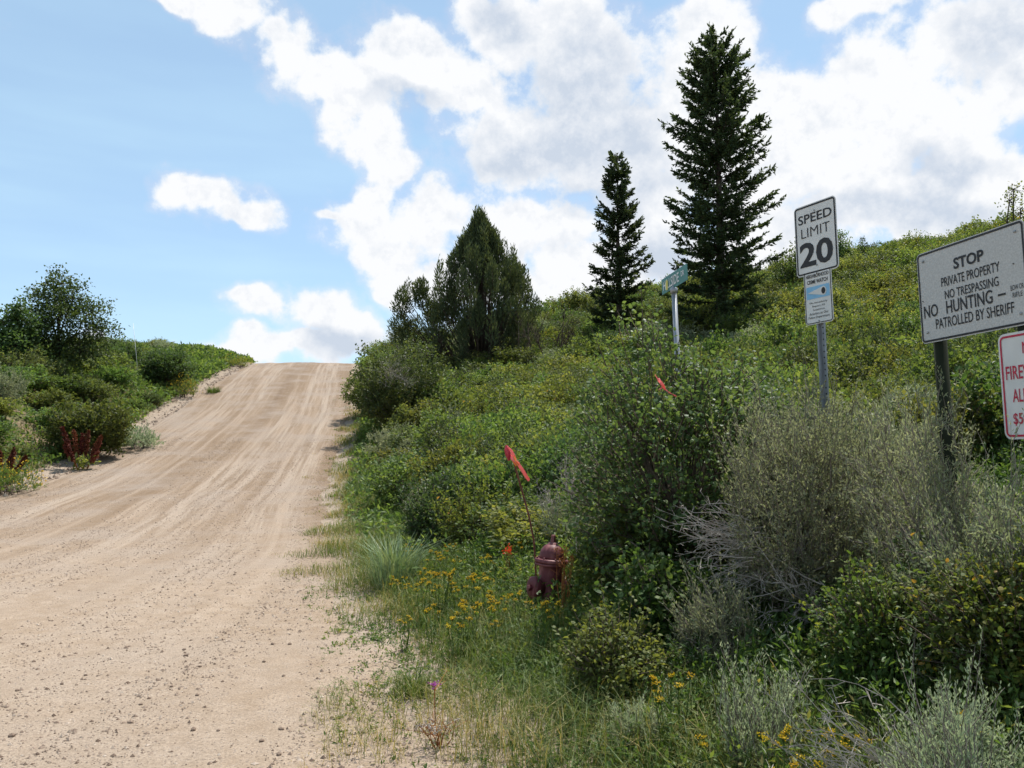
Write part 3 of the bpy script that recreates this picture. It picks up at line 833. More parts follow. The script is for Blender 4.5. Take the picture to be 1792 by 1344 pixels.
tree('leafy_tree', 103, 38, 470, 'round leafy tree standing above the brush on the left bank', 'tree', left_tree, M['leaf_dark'])


def left_tree2(h, f, w):
    r = np.random.default_rng(4)
    leafy_tree(r, f, w, h, [(0, 0, h - .5, .5), (-.5, 0, h - 1.1, .7), (.4, 0, h - 1.2, .7), (-.9, 0, h - 2.0, .9), (.3, 0, h - 2.2, 1.0), (-.3, 0, h - 3.2, 1.1)], .15, .10, 1700)


tree('leafy_tree', 30, 36, 522, 'smaller pointed tree at the left edge, beside the round leafy tree', 'tree', left_tree2, M['leaf_dark'])


def small_round(seed, k=1.0):
    def fn(h, f, w):
        r = np.random.default_rng(seed)
        leafy_tree(r, f, w, h, [(0, 0, h - .7 * k, .75 * k), (-.7 * k, 0, h - 1.2 * k, .8 * k), (.6 * k, 0, h - 1.4 * k, .8 * k), (0, 0, h - 2.0 * k, 1.0 * k), (-.9 * k, 0, h - 2.2 * k, .8 * k)], .13, .1, 900)
    return fn


tree('leafy_tree', 1400, 47, 428, 'bushy green tree peeking out behind the speed limit sign', 'tree', small_round(8, 1.15), M['leaf_dark'])
tree('leafy_tree', 1475, 58, 404, 'round grey-green tree on the skyline just right of the speed limit sign', 'tree', small_round(9, .95), M['leaf_dark'])
tree('juniper_tree', 1515, 58, 414, 'small dark pointed juniper alone on the hill skyline between the two big signs', 'juniper',
     lambda h, f, w: plumes(np.random.default_rng(6), f, w, [(0, 0, h - .6), (.2, 0, h - 1.3), (-.3, 0, h - 1.5), (.4, .1, h - 2.0), (-.5, 0, h - 2.2), (0, 0, h - 2.4)], [1.2, 1.4, 1.4, 1.4, 1.3, 1.5], [.28, .4, .4, .4, .4, .5], (0, 0, 0), 220, .14, .05), M['juniper'])
tree('serviceberry_tree', 1785, 21, 318, 'thin reddish-leaved sapling above the top right corner of the stop sign', 'sapling',
     lambda h, f, w: leafy_tree(np.random.default_rng(12), f, w, h, [(0, 0, h - .2, .22), (-.12, 0, h - .5, .25), (.15, 0, h - .8, .3), (-.2, 0, h - 1.1, .3), (.2, 0, h - 1.5, .4)], .07, .05, 1500), M['leaf_yellow'])

# bare dead shrub by the juniper
loc = on_ground(968, 42, 570); e = empty('dead_shrub', loc); tag(e, 'bare dead grey shrub between the juniper and the smaller spruce', 'dead shrub')
mb = MB(); r_ = np.random.default_rng(17)
for i in range(11):
    a = r_.uniform(-1, 1); b0 = np.array([r_.normal(0, .5), r_.normal(0, .3), -.2]); tip = b0 + np.array([a * 1.3, r_.normal(0, .5), r_.uniform(1.8, 3.4)])
    m1 = (b0 + tip) / 2 + r_.normal(0, .18, 3); mb.tube([b0, m1, tip], [.045, .03, .008], 5)
    for j in range(9):
        t = r_.uniform(.3, .95); q = b0 + (tip - b0) * t; d = unit((tip - b0)[None])[0] + r_.normal(0, .55, 3)
        k1 = q + d * r_.uniform(.3, .8); mb.tube([q, (q + k1) / 2 + r_.normal(0, .05, 3), k1], [.016, .011, .004], 4)
        mb.sticks(np.repeat(k1[None], 4, 0) - d * .15, k1 + r_.normal(0, .28, (4, 3)), .007, .003)
link('branches', mb.mesh('branches', [M['bark']], True), e)

# ------------------------------------------------------------------ brush on the hillside and on the left bank
def proto(seed, kind):
    r = np.random.default_rng(seed); mb = MB()
    if kind == 'oak': broadleaf(r, 1.35, 1.0, 430, 11, .075, .052, 7, (0, 1), (.1, .9), .19, mb, mb); mats = [M['leaf'], M['wood']]
    elif kind == 'snow': broadleaf(r, 1.3, .95, 520, 12, .052, .036, 7, (0, 1), (.1, .9), .17, mb, mb); mats = [M['leaf_dark'], M['wood']]
    elif kind == 'bitter': broadleaf(r, 1.3, .9, 460, 12, .058, .032, 7, (0, 1), (.05, .72), .18, mb, mb); mats = [M['leaf_yellow'], M['wood']]
    elif kind == 'sage': sagebrush(r, 1.25, .95, 620, 11, .060, .020, .26, mb, mb, (0, 1), stems=5); mats = [M['sage'], M['sagewood']]
    me = mb.mesh('brush', mats); return me


PROTO = {k: [proto(100 + 10 * i + j, k) for j in range(3)] for i, k in enumerate(('oak', 'snow', 'bitter', 'sage'))}
KIND = {'oak': ('oak_shrub', 'shrub'), 'snow': ('snowberry_shrub', 'shrub'), 'bitter': ('bitterbrush', 'shrub'), 'sage': ('sagebrush', 'sagebrush')}
rng = np.random.default_rng(41)


def scatter(cand, dmin_of):
    keep = np.zeros((len(cand), 2)); kd = np.zeros(len(cand)); n = 0
    for p in cand:
        d = dmin_of(p)
        if n and np.any((keep[:n, 0] - p[0]) ** 2 + (keep[:n, 1] - p[1]) ** 2 < (np.minimum(kd[:n], d)) ** 2): continue
        keep[n] = p; kd[n] = d; n += 1
    return keep[:n], kd[:n]


LOOK = {'oak': 'mid-green broad-leaved bush', 'snow': 'dark green small-leaved bush', 'bitter': 'yellow-green bush', 'sage': 'grey-green sagebrush mound'}


def place_label(side, k, x, y, h):
    u = UC + FPX * x / y; size = 'taller' if h > .95 else 'low'
    if side == 'left':
        row = 'near end of left bank' if y < 30 else 'midway up left bank' if y < 43 else 'left bank near crest'
        col = 'by the road' if xl(y) - x < 3 else 'set back from road' if xl(y) - x < 8 else 'far from road'
        return f'{size} {LOOK[k]} {row}, {col}'
    cols = (('at the verge left of the hydrant', 840), ('just behind the hydrant', 1060), ('beside the tall shrub of the street sign', 1290), ('behind the big sagebrush', 1540), ('close behind the stop board', 9999)) if y < 15 else \
        (('low on the slope beside the road', 760), ('low on the slope above the hydrant', 1010), ('low on the slope behind the street sign', 1290), ('low on the slope behind the speed sign', 1540), ('low on the slope behind the stop board', 9999)) if y < 28 else \
        (('mid-slope below the juniper', 900), ('mid-slope below the smaller spruce', 1130), ('mid-slope below the tall spruce', 1380), ('mid-slope right of the speed sign', 1600), ('mid-slope above the stop board', 9999)) if y < 46 else \
        (('near the skyline by the juniper', 960), ('near the skyline between the two spruces', 1200), ('near the skyline right of the tall spruce', 1420), ('near the skyline left of the stop board', 1610), ('near the skyline above the stop board', 9999))
    return f'{size} {LOOK[k]} ' + next(c for c, m in cols if u < m)


def put_brush(x, y, w, h, labels, group, weights):
    k = rng.choice(['oak', 'snow', 'bitter', 'sage'], p=weights)
    if counts.get((group, k), 0) >= 300: k = min(('oak', 'snow', 'bitter', 'sage'), key=lambda q: counts.get((group, q), 0))
    counts[(group, k)] = counts.get((group, k), 0) + 1
    o = link(KIND[k][0], PROTO[k][rng.integers(3)], None, (x, y, hz(x, y) - .05), (rng.normal(0, .06), rng.normal(0, .06), rng.uniform(0, 6.28)), (w, w * rng.uniform(.85, 1.15), h))
    tag(o, place_label(labels, k, x, y, h), KIND[k][1], group + ', ' + k.replace('oak', 'broad-leaved').replace('snow', 'small-leaved').replace('bitter', 'yellow-green').replace('sage', 'sagebrush'))


counts = {}
n = 14000
cy = 9.3 + (64 - 9.3) * rng.uniform(0, 1, n) ** .8
cx = xr(cy) + 1.9 + rng.uniform(0, 1, n) * (.69 * cy + 2.5 - xr(cy) - 1.9)
c2, dd = scatter(np.stack([cx, cy], 1), lambda p: .66 + .0165 * p[1])
for (x, y), d in zip(c2, dd):
    sx = x - xr(y)
    near = min(1.0, .45 + .13 * sx)
    big = fnoise(np.array([x * .12]), np.array([y * .12]), 77, 2)[0]
    h = (.75 + .95 * big) * near * rng.uniform(.75, 1.2) * (1.0 + .004 * y)
    if abs(x / y - .1) < .09 and y < 12: h *= .75
    wz = [.34, .22, .20, .24] if big < .5 else [.40, .32, .16, .12]
    put_brush(x, y, d * rng.uniform(1.05, 1.5), h, 'right', 'brush on the hillside', wz)
n = 5000
cy = 19 + 47 * rng.uniform(0, 1, n)
cx = xl(cy) - .9 - rng.uniform(0, 1, n) ** 1.3 * 15
c2, dd = scatter(np.stack([cx, cy], 1), lambda p: 1.0 + .012 * p[1])
for (x, y), d in zip(c2, dd):
    q = xl(y) - x
    h = (.35 + .65 * float(sstep(.5, 5, q))) * rng.uniform(.5, 1.65) * float(np.interp(y, [20, 40, 50, 62], [1.1, 1.05, .8, .45]))
    if x / y < -.66 and y < 30: h *= .8
    put_brush(x, y, min(d * rng.uniform(.9, 1.3), max(h, .45) * 1.5), h, 'left', 'brush on the left bank', [.46, .26, .16, .12])

# thick low growth between the bushes
mb = MB(); n = 15000
cy = 8.8 + (66 - 8.8) * rng.uniform(0, 1, n) ** .75; cx = xr(cy) + .7 + rng.uniform(0, 1, n) * (.7 * cy + 3 - xr(cy))
ly = 17 + 50 * rng.uniform(0, 1, 5000); lx = xl(ly) - .5 - 15 * rng.uniform(0, 1, 5000) ** 1.4
cx = np.concatenate([cx, lx]); cy = np.concatenate([cy, ly]); n = len(cx)
cz = hgt(cx, cy); per = 8; idx = np.repeat(np.arange(n), per)
sz = (.05 + .0035 * cy)[idx]
P = np.stack([cx, cy, cz], 1)[idx] + rng.normal(0, 1, (n * per, 3)) * np.array([.16, .16, .0]) + np.array([0, 0, 1]) * rng.uniform(.0, .38, (n * per, 1))
mb.leaves(P, unit(rnd_dirs(rng, n * per) + [0, 0, .5]), unit(rng.normal(0, .6, (n * per, 3)) + [0, 0, 1.]), sz * rng.uniform(.7, 1.4, n * per), sz * .6, 0, np.clip(rng.uniform(.1, .9, n)[idx] + rng.normal(0, .1, n * per), 0, 1))
tag(link('undergrowth', mb.mesh('undergrowth', [M['leaf']])), 'low green undergrowth between the bushes', 'undergrowth', None, 'stuff')

HX, HY = on_ground(958, 7.35, 1050)[:2]
# ------------------------------------------------------------------ verge grass and low herbs
mb = MB(); n = 90000
y = 2.3 + 44 * rng.uniform(0, 1, n) ** 2.0; sN = rng.uniform(-.9, 2.6, n)
x = xr(y) + sN
dens = sstep(-.75, .95, sN + (fnoise(x * 1.1, y * 1.1, 60, 3) - .5) * 2.2)
k = rng.uniform(0, 1, n) < (.9 * sstep(.10, .55, dens * .6 + (fnoise(x * 2.6, y * 2.6, 68, 3) - .42))); x, y, sN, dens = x[k], y[k], sN[k], dens[k]; n = len(x)
straw = np.clip(.27 + .9 * (fnoise(x * .7, y * .7, 61, 3) - .5) + .25 * (sN < .6) + rng.normal(0, .16, n), 0, 1)
hh = (.025 + .25 * dens ** 1.6) * rng.uniform(.5, 1.4, n)
mb.blades(np.stack([x, y, hgt(x, y) - .01], 1), hh, rng.normal(0, 1, (n, 2)) * (hh * .75)[:, None], (.0016 + .00042 * y) * rng.uniform(.7, 1.3, n), 0, straw)
# strip along the left edge of the road
m = 9000; y = 19 + 44 * rng.uniform(0, 1, m); q = .5 + 2.2 * rng.uniform(0, 1, m) ** 1.3; x = xl(y) - q
k = fnoise(x * .6, y * .6, 63, 2) + q * .12 > .52; x, y, q = x[k], y[k], q[k]; m = len(x); hh = rng.uniform(.12, .42, m)
mb.blades(np.stack([x, y, hgt(x, y) - .01], 1), hh, rng.normal(0, 1, (m, 2)) * (hh * .4)[:, None], .018 * rng.uniform(.7, 1.3, m), 0, np.clip(.35 + rng.normal(0, .2, m), 0, 1))
# taller grass among the herbs in front
m = 17000; y = 2.2 + 8.5 * rng.uniform(0, 1, m) ** 1.2; sN = .35 + 6.5 * rng.uniform(0, 1, m) ** 1.2; x = xr(y) + sN
k = (x < .75 * y + .8) & (fnoise(x * .9, y * .9, 64, 2) > .40); x, y, sN = x[k], y[k], sN[k]; m = len(x)
hh = rng.uniform(.15, .42, m) * (1 - .25 * sstep(3, 6, sN))
mb.blades(np.stack([x, y, hgt(x, y) - .01], 1), hh, rng.normal(0, 1, (m, 2)) * (hh * .4)[:, None], .0042 * rng.uniform(.6, 1.3, m), 0, np.clip(.24 + .5 * (fnoise(x * .8, y * .8, 65, 2) - .5) + rng.normal(0, .17, m), 0, 1))
tag(link('roadside_grass', mb.mesh('roadside_grass', [M['grass']])), 'thin green and straw grass along the road edges', 'grass', None, 'stuff')

mb = MB(); n = 21000
y = 2.1 + 8.3 * rng.uniform(0, 1, n) ** 1.15; sN = -.4 + 8.2 * rng.uniform(0, 1, n) ** 1.25; x = xr(y) + sN
k = (x < .75 * y + .9) & (rng.uniform(0, 1, n) < .12 + .88 * sstep(-.1, 1.4, sN + (fnoise(x, y, 70, 2) - .5) * 1.5)) & (np.hypot((x - HX) * 1.1, (y - HY + .35) * .75) > .12); x, y, sN = x[k], y[k], sN[k]; n = len(x)
zz = hgt(x, y); hh = (.03 + .32 * sstep(.0, 2.4, sN)) * rng.uniform(.5, 1.4, n)
A = np.stack([x, y, zz - .01], 1); B = A + np.stack([rng.normal(0, .07, n), rng.normal(0, .07, n), hh], 1)
mb.sticks(A, B, .0028, .0014, 0, .35)
per = 13; idx = np.repeat(np.arange(n), per); t = rng.uniform(.1, 1.02, n * per)[:, None]
lf = (.020 + .020 * sstep(0, 2, sN)) * (.7 + .7 * fnoise(x * 1.4, y * 1.4, 71, 2))
kind = fnoise(x * 1.1, y * 1.1, 72, 2)
tw = np.clip(.45 + 1.1 * (kind - .5) + rng.normal(0, .15, n), 0, .95)
mb.leaves(A[idx] + (B - A)[idx] * t + rng.normal(0, .012, (n * per, 3)), unit(rnd_dirs(rng, n * per) + [0, 0, .35]), unit(rng.normal(0, .5, (n * per, 3)) + [0, 0, 1.]),
          (lf[idx] * rng.uniform(.8, 1.7, n * per)), lf[idx] * .55, 0, np.clip(tw[idx] + rng.normal(0, .12, n * per), 0, 1))
tag(link('leafy_weeds', mb.mesh('leafy_weeds', [M['herb']])), 'low leafy green weeds covering the bank around the hydrant', 'weeds', None, 'stuff')

# ------------------------------------------------------------------ single plants near the camera
def sage_at(u, y, w, h, label, seed, n=600, extra=None, group=None, v=900, leafm='sage', **kw):
    r = np.random.default_rng(seed)
    return thing_from('sagebrush', lambda f, s_: sagebrush(r, w, h, n, fol=f, stm=s_, **kw), M[leafm], M['sagewood'], on_ground(u, y, v), label, 'sagebrush', group, 0, extra)


def bush_at(name, u, y, w, h, label, seed, leafm='leaf', n=420, cat='shrub', extra=None, v=900, **kw):
    r = np.random.default_rng(seed)
    return thing_from(name, lambda f, s_: broadleaf(r, w, h, n, fol=f, stm=s_, fine=y < 9, **kw), M[leafm], M['wood'], on_ground(u, y, v), label, cat, None, 0, extra)


def fan(seed, *fans):
    def fn(q):
        r = np.random.default_rng(seed)
        for b, d, l, n, sp in fans: dead_fan(r, q, b, d, l, n, sp)
    return [('dead_twigs', M['dead'], fn)]


sage_at(1415, 5.9, 1.45, 1.90, 'big shaggy grey sagebrush in front of the speed limit sign post', 201, 3200, L=.030, Wd=.0095, per=20, spike=.44, stems=14, tint=(.25, .85), body=.60,
        extra=fan(1, ((-.55, -.25, .75), (-1, -.1, .12), .45, 60, .2), ((-.45, -.3, .55), (-1, -.2, -.1), .4, 50, .3), ((-.2, -.5, .3), (-.6, -.6, .1), .5, 40, .5), ((.3, -.5, .7), (.5, -.5, .3), .35, 40, .5)))
sage_at(1648, 4.95, .95, 1.62, 'pale sagebrush in front of the dark post of the stop sign', 202, 1100, L=.030, Wd=.0080, per=18, spike=.38, stems=10, tint=(.3, .9))
sage_at(1742, 4.25, .75, 1.2, 'sagebrush spikes standing up in front of the red-lettered sign', 203, 800, L=.030, Wd=.0080, per=18, spike=.36, stems=8, tint=(.2, .8))
sage_at(1250, 5.4, .62, .60, 'low sagebrush with upswept spikes at the left foot of the big one', 204, 700, L=.030, Wd=.0080, per=20, spike=.32, stems=12, lean=(-.35, 0), tint=(.35, .95),
        extra=fan(2, ((.15, -.1, .1), (.3, -.5, .2), .4, 40, .5)))
sage_at(1015, 9.2, .85, .78, 'grey sagebrush with bare pale twigs on top, just behind the hydrant', 205, 900, L=.034, Wd=.010, per=16, spike=.26, stems=14, tint=(.25, .8),
        extra=fan(3, ((-.05, 0, .75), (-.12, 0, 1), .42, 70, .22), ((-.3, 0, .55), (-.3, 0, .9), .36, 40, .25)))
sage_at(1665, 3.35, .50, .50, 'silvery sagebrush at the bottom right with long fallen bare twigs', 206, 900, L=.024, Wd=.0065, per=30, spike=.24, stems=12, tint=(.5, 1.0), leafm='sage_soft',
        extra=fan(4, ((-.1, 0, .12), (-1, .35, .42), .62, 70, .14), ((-.1, -.1, .08), (-1, -.1, .12), .55, 60, .12), ((0, -.15, .05), (.6, -.5, .12), .4, 40, .25), ((.1, -.1, .02), (-1, -.4, .0), .5, 40, .15)))
sage_at(1652, 3.05, .20, .66, 'tight sheaf of tall silvery sage spikes above the bottom-right sagebrush', 207, 60, spk=1.0, L=.024, Wd=.0065, per=44, spike=.50, stems=4, tint=(.5, 1.0), leafm='sage_soft', upness=3.0, body=.35)
sage_at(1300, 3.95, .26, .52, 'sheaf of pale sage spikes below the low sagebrush', 208, 60, spk=1.0, L=.024, Wd=.0065, per=42, spike=.40, stems=4, tint=(.5, 1.0), leafm='sage_soft', upness=2.6, body=.35)
sage_at(1368, 4.0, .2, .50, 'smaller sheaf of pale sage spikes in the shade under the big sagebrush', 209, 36, spk=1.0, L=.024, Wd=.0065, per=42, spike=.38, stems=4, tint=(.5, 1.0), leafm='sage_soft', upness=2.6, body=.35)
sage_at(1540, 4.6, .3, .80, 'dark seed spikes rising above the leafy bush at the right', 210, 30, spk=1.0, L=.030, Wd=.0080, per=34, spike=.42, stems=4, tint=(.0, .4), upness=3.0, body=.45)
sage_at(1035, 10.4, .55, 1.25, 'upright dark sage spikes poking up from the hillside brush', 211, 160, spk=.8, per=18, spike=.45, stems=5, tint=(.1, .6), upness=2.4, body=.55)
sage_at(1115, 4.5, .35, .26, 'small silvery sage sprig low in the weeds below the hydrant', 212, 120, L=.024, Wd=.0065, per=28, spike=.14, stems=5, tint=(.6, 1.0), leafm='sage_soft')
sage_at(830, 13.5, 1.1, .95, 'soft grey-green sagebrush in the brush left of the pink ribbon', 213, 700, per=14, spike=.3, stems=8, tint=(.3, .9), leafm='sage_soft')
sage_at(238, 31, 1.7, .85, 'pale grey-green sagebrush alone at the left edge of the road', 214, 520, per=12, L=.07, Wd=.03, spike=.3, stems=8, tint=(.5, 1.0), leafm='sage_soft', v=760)

bush_at('serviceberry_shrub', 1190, 7.1, 1.7, 2.28, 'tall glossy leafy shrub grown up around the green street sign post', 301, 'leaf_dark', 1300, L=.044, Wd=.031, per=12, stems=16, spread=.2, v=760)
bush_at('serviceberry_shrub', 1335, 8.4, 1.6, 1.75, 'dark leafy shrub between the street sign and the speed limit sign', 302, 'leaf_dark', 760, L=.05, Wd=.036, per=12, stems=12, spread=.2, v=760)
bush_at('chokecherry_shrub', 1140, 7.0, .9, .82, 'bright leafy shrub right of the hydrant', 303, 'leaf', 460, L=.055, Wd=.036, per=11, stems=9, spread=.17)
bush_at('chokecherry_shrub', 1180, 5.9, .75, .62, 'leafy shrub left of the low sagebrush', 304, 'leaf', 380, L=.05, Wd=.032, per=11, stems=8, spread=.15)
bush_at('rose_shrub', 1555, 4.45, .62, .58, 'yellowing leafy bush in front of the big sagebrush', 305, 'leaf_yellow', 560, L=.032, Wd=.019, per=14, stems=8, spread=.14, tint=(.0, .75))
bush_at('rose_shrub', 1765, 3.95, .62, .82, 'bush with yellow-edged leaves below the red-lettered sign', 306, 'leaf_yellow', 760, L=.033, Wd=.020, per=14, stems=9, spread=.15, tint=(.0, .85))
bush_at('rose_shrub', 1640, 4.9, .6, .62, 'green leafy bush at the foot of the stop sign post', 307, 'leaf', 500, L=.034, Wd=.024, per=13, stems=7, spread=.15)
bush_at('snowberry_shrub', 775, 12.2, 1.3, 1.0, 'dense dark round bush nearest the road verge left of the hydrant', 308, 'leaf_dark', 620, L=.055, Wd=.036, per=12, stems=9, spread=.17)
bush_at('snowberry_shrub', 1080, 5.2, .55, .45, 'low leafy bush in front of and right of the hydrant', 309, 'leaf', 420, L=.032, Wd=.02, per=11, stems=6, spread=.12)
bush_at('oak_shrub', 705, 33, 4.6, 3.0, 'large dark bush with grey dead twigs at the road edge below the juniper', 310, 'leaf_dark', 1500, L=.11, Wd=.075, per=12, stems=14, spread=.34, v=650,
        extra=fan(9, ((-.2, -2.0, 2.0), (.2, -.6, .5), 1.0, 60, .5), ((.3, -2.0, 1.8), (.6, -.6, .3), .9, 40, .5)))
bush_at('oak_shrub', 662, 38, 2.5, 1.9, 'bush spilling onto the road edge left of the juniper', 311, 'leaf', 900, L=.11, Wd=.07, per=12, stems=9, spread=.3, v=650)
bush_at('chokecherry_shrub', 160, 29, 2.6, 1.8, 'big rounded dark bush behind the red dock plants', 312, 'leaf', 1000, L=.11, Wd=.075, per=12, stems=10, spread=.32, v=720)
bush_at('chokecherry_shrub', 290, 45, 2.6, 2.1, 'pointed green bush standing above the left bank brush', 313, 'leaf_dark', 900, L=.12, Wd=.08, per=12, stems=10, spread=.34, v=640)

# pale blue-green bunch grass at the verge
e = empty('bunch_grass', on_ground(690, 9.6, 950)); tag(e, 'pale blue-green bunch grass at the edge of the gravel', 'grass clump')
mb = MB(); grass_clump(np.random.default_rng(31), mb, 420, .22, .72, .009, .5, 0, (.1, .9)); link('blades', mb.mesh('blades', [M['bluegrass']]), e)
for i, (u, y, hh, lab) in enumerate(((650, 11.8, .55, 'straw-green grass tuft just behind the blue-green bunch grass'), (725, 5.6, .22, 'small dark grass tuft alone on the gravel verge'),
                                     (800, 3.5, .28, 'dry straw-coloured grass tuft at the bottom of the verge'), (364, 45.5, .45, 'green grass tuft growing on the road left of the wheel tracks'))):
    e = empty('grass_tuft', on_ground(u, y, 1000)); tag(e, lab, 'grass clump')
    mb = MB(); grass_clump(np.random.default_rng(32 + i), mb, 260, .12 + .25 * (i == 3), hh, .006 + .012 * (i == 3), .6, 0, ((.1, .5), (.0, .3), (.6, 1.0), (.0, .4))[i]); link('blades', mb.mesh('blades', [M['grass']]), e)


def copy_tree(o, parent=None):
    c = o.copy(); COL.objects.link(c); c.parent = parent
    for ch in list(o.children): copy_tree(ch, c)
    return c


# yellow-flowered plants
FL = []
for i, (w, h, nn, fl) in enumerate(((.16, .34, 5, .017), (.22, .40, 7, .019), (.12, .28, 4, .015))):
    r = np.random.default_rng(400 + i); e = empty('goldenrod')
    f, s_, q = MB(), MB(), []; flower_plant(r, f, s_, q, w, h, nn, flat=fl, size=.0055)
    link('leaves', f.mesh('leaves', [M['herb']]), e); link('stems', s_.mesh('stems', [M['herb']]), e); FL.append(e)
    for hd in q: link('flower_head', hd.mesh('flower_head', [M['flower'], M['herb']]), e)
spots = [(1505, 3.05), (1345, 3.6), (1372, 3.45), (1300, 3.35), (1435, 3.75), (1745, 3.9), (1775, 3.7), (1735, 4.3), (1270, 3.25), (1530, 3.1), (1395, 3.2), (1620, 4.1),
         (800, 6.3), (825, 6.4), (862, 6.5), (872, 6.7), (900, 6.9), (880, 7.2), (950, 6.4), (950, 6.2), (1020, 7.0), (1000, 6.9), (760, 9.4), (775, 9.6), (745, 9.0), (790, 10.0),
         (735, 9.2), (750, 8.8), (700, 8.4), (690, 8.6), (830, 8.2), (850, 8.6), (880, 8.4), (905, 9.0), (920, 10.3), (870, 10.6), (890, 11.0), (905, 11.2), (980, 9.9), (990, 9.0), (840, 7.4), (800, 7.8), (1060, 6.4), (725, 10.4)] + [(float(u), float(y)) for u, y in zip(np.random.default_rng(77).uniform(690, 900, 14), np.random.default_rng(78).uniform(5.4, 9.5, 14))] + [(1180, 4.3), (1225, 3.9), (1690, 3.6), (1480, 3.6), (1600, 3.5)]
used = [False] * 3
for i, (u, y) in enumerate(spots):
    j = i % 3; o = FL[j] if not used[j] else copy_tree(FL[j]); used[j] = True
    o.location = on_ground(u, y, 1000); o.rotation_euler = (0, 0, i * 1.7); k = rng.uniform(.8, 1.25); o.scale = (k, k, k)
    pl = ('under the silvery sagebrush at the bottom right' if u > 1560 else 'below the yellowing leafy bush' if u > 1400 else 'below the pale sage spikes') if y < 4.5 else \
        'in front of the hydrant' if 910 < u < 1070 and y < 7.4 else 'beside the hydrant' if u > 910 else ('left of the hydrant near the ribbon rod' if y > 7 else 'in the grass below and left of the hydrant') if u > 815 else ('by the blue-green bunch grass' if y > 7.8 else 'in the grass below the blue-green bunch grass')
    tag(o, 'small yellow flowering weed ' + pl, 'flowering weed', 'yellow flowering weeds')

# rabbitbrush in flower at the left edge of the road
r = np.random.default_rng(420)
for u, y, w, h, lab in ((8, 22.3, 1.7, .85, 'yellow-flowering rabbitbrush at the far left road edge'), (318, 44, 1.6, 1.1, 'yellow-topped rabbitbrush high on the left road edge'), (410, 57, 2.2, .8, 'yellow-green rabbitbrush at the left of the road crest')):
    e = empty('rabbitbrush', on_ground(u, y, 800)); tag(e, lab, 'shrub')
    f, s_, q = MB(), MB(), MB(); sagebrush(r, w, h, 420, 12, .06, .014, .22, f, s_, (0, 0), stems=8)
    P, d = lumpy(r, 260, w / 2, h * .8, 8, .4, .0); P[:, 2] += h * .3
    q.leaves(P, unit(d + r.normal(0, .5, d.shape)), rnd_dirs(r, 260), .05, .035, 0, r.uniform(0, 1, 260))
    link('foliage', f.mesh('foliage', [M['leaf_yellow']]), e); link('stems', s_.mesh('stems', [M['wood']]), e); link('flowers', q.mesh('flowers', [M['flower']]), e)

# red dock plants
for u, y, k, lab in ((145, 27.0, 1.0, 'tall rust-red dock seed heads at the left road edge'), (2, 23.4, .8, 'rust-red dock seed heads cut by the left picture edge')):
    r = np.random.default_rng(430 + u); e = empty('dock_plant', on_ground(u, y, 800)); tag(e, lab, 'dock plant')
    f = MB()
    for i in range(9):
        s_, q = MB(), MB()
        a = r.uniform(0, 6.28); tip = np.array([math.cos(a) * r.uniform(.2, 1.0), math.sin(a) * .4, r.uniform(.55, 1.35)]) * k; b0 = tip * np.array([.2, .2, 0]) - [0, 0, .05]
        s_.tube([b0, (b0 + tip) / 2 + r.normal(0, .03, 3), tip], [.012, .01, .005], 5)
        m = 420; t = r.uniform(.42, 1.02, m); rad = .10 * np.sin(np.clip((t - .38) / .66, 0, 1) * math.pi) ** .6 * k
        P = b0 + (tip - b0) * t[:, None] + rnd_dirs(r, m) * (rad * r.uniform(.2, 1, m))[:, None]
        q.leaves(P, unit(rnd_dirs(r, m) + [0, 0, .6]), rnd_dirs(r, m), .06 * k, .045 * k, 0, np.clip(r.normal(.5, .25) + r.normal(0, .15, m), 0, 1))
        st = link('stem', s_.mesh('stem', [M['rust_stem']]), e); link('seed_head', q.mesh('seed_head', [M['dock']]), st)
    f.leaves(np.stack([r.normal(0, .2, 80), r.normal(0, .2, 80), r.uniform(.03, .4, 80)], 1), unit(rnd_dirs(r, 80) + [0, 0, .5]), unit(r.normal(0, .5, (80, 3)) + [0, 0, 1]), .26 * k, .09 * k, 0, r.uniform(.2, .9, 80))
    link('leaves', f.mesh('leaves', [M['leaf']]), e)


def weed(name, u, y, label, cat, fm, seed, h, bits, spread, head=.02, n=5):
    r = np.random.default_rng(seed); e = empty(name, on_ground(u, y, 1000)); tag(e, label, cat)
    for i in range(n):
        s_, q = MB(), MB()
        tip = np.array([r.normal(0, spread), r.normal(0, spread), h * r.uniform(.75, 1.05)]); s_.tube([[0, 0, -.03], tip * .5 + r.normal(0, .02, 3), tip], [.004, .003, .002], 4)
        for j in range(4):
            b = tip * r.uniform(.5, .95); s_.sticks([b], [b + [r.normal(0, .06), r.normal(0, .06), r.uniform(.02, .09)]], .002, .001)
        q.leaves(tip + r.normal(0, head, (bits, 3)), unit(rnd_dirs(r, bits) + [0, 0, .6]), rnd_dirs(r, bits), head * 1.2, head * .8, 0, r.uniform(0, 1, bits))
        st = link('stem', s_.mesh('stem', [M['rust_stem']]), e); link('flower_head', q.mesh('flower_head', [fm]), st)


weed('paintbrush_flower', 890, 8.6, 'scarlet wildflower in the grass left of the hydrant', 'wildflower', M['red_flower'], 51, .42, 30, .03, .018, 3)
weed('thistle', 764, 4.95, 'single purple thistle at the edge of the gravel', 'thistle', M['purple_flower'], 52, .26, 40, .01, .012, 1)
weed('dry_weed', 985, 7.05, 'rust-brown dry weed crossing the front of the hydrant', 'dry weed', M['rust_stem'], 53, .62, 26, .10, .014, 8)
weed('dry_weed', 772, 4.6, 'small brown dry weed at the lower verge beside the thistle', 'dry weed', M['dead'], 54, .14, 18, .06, .012, 9)

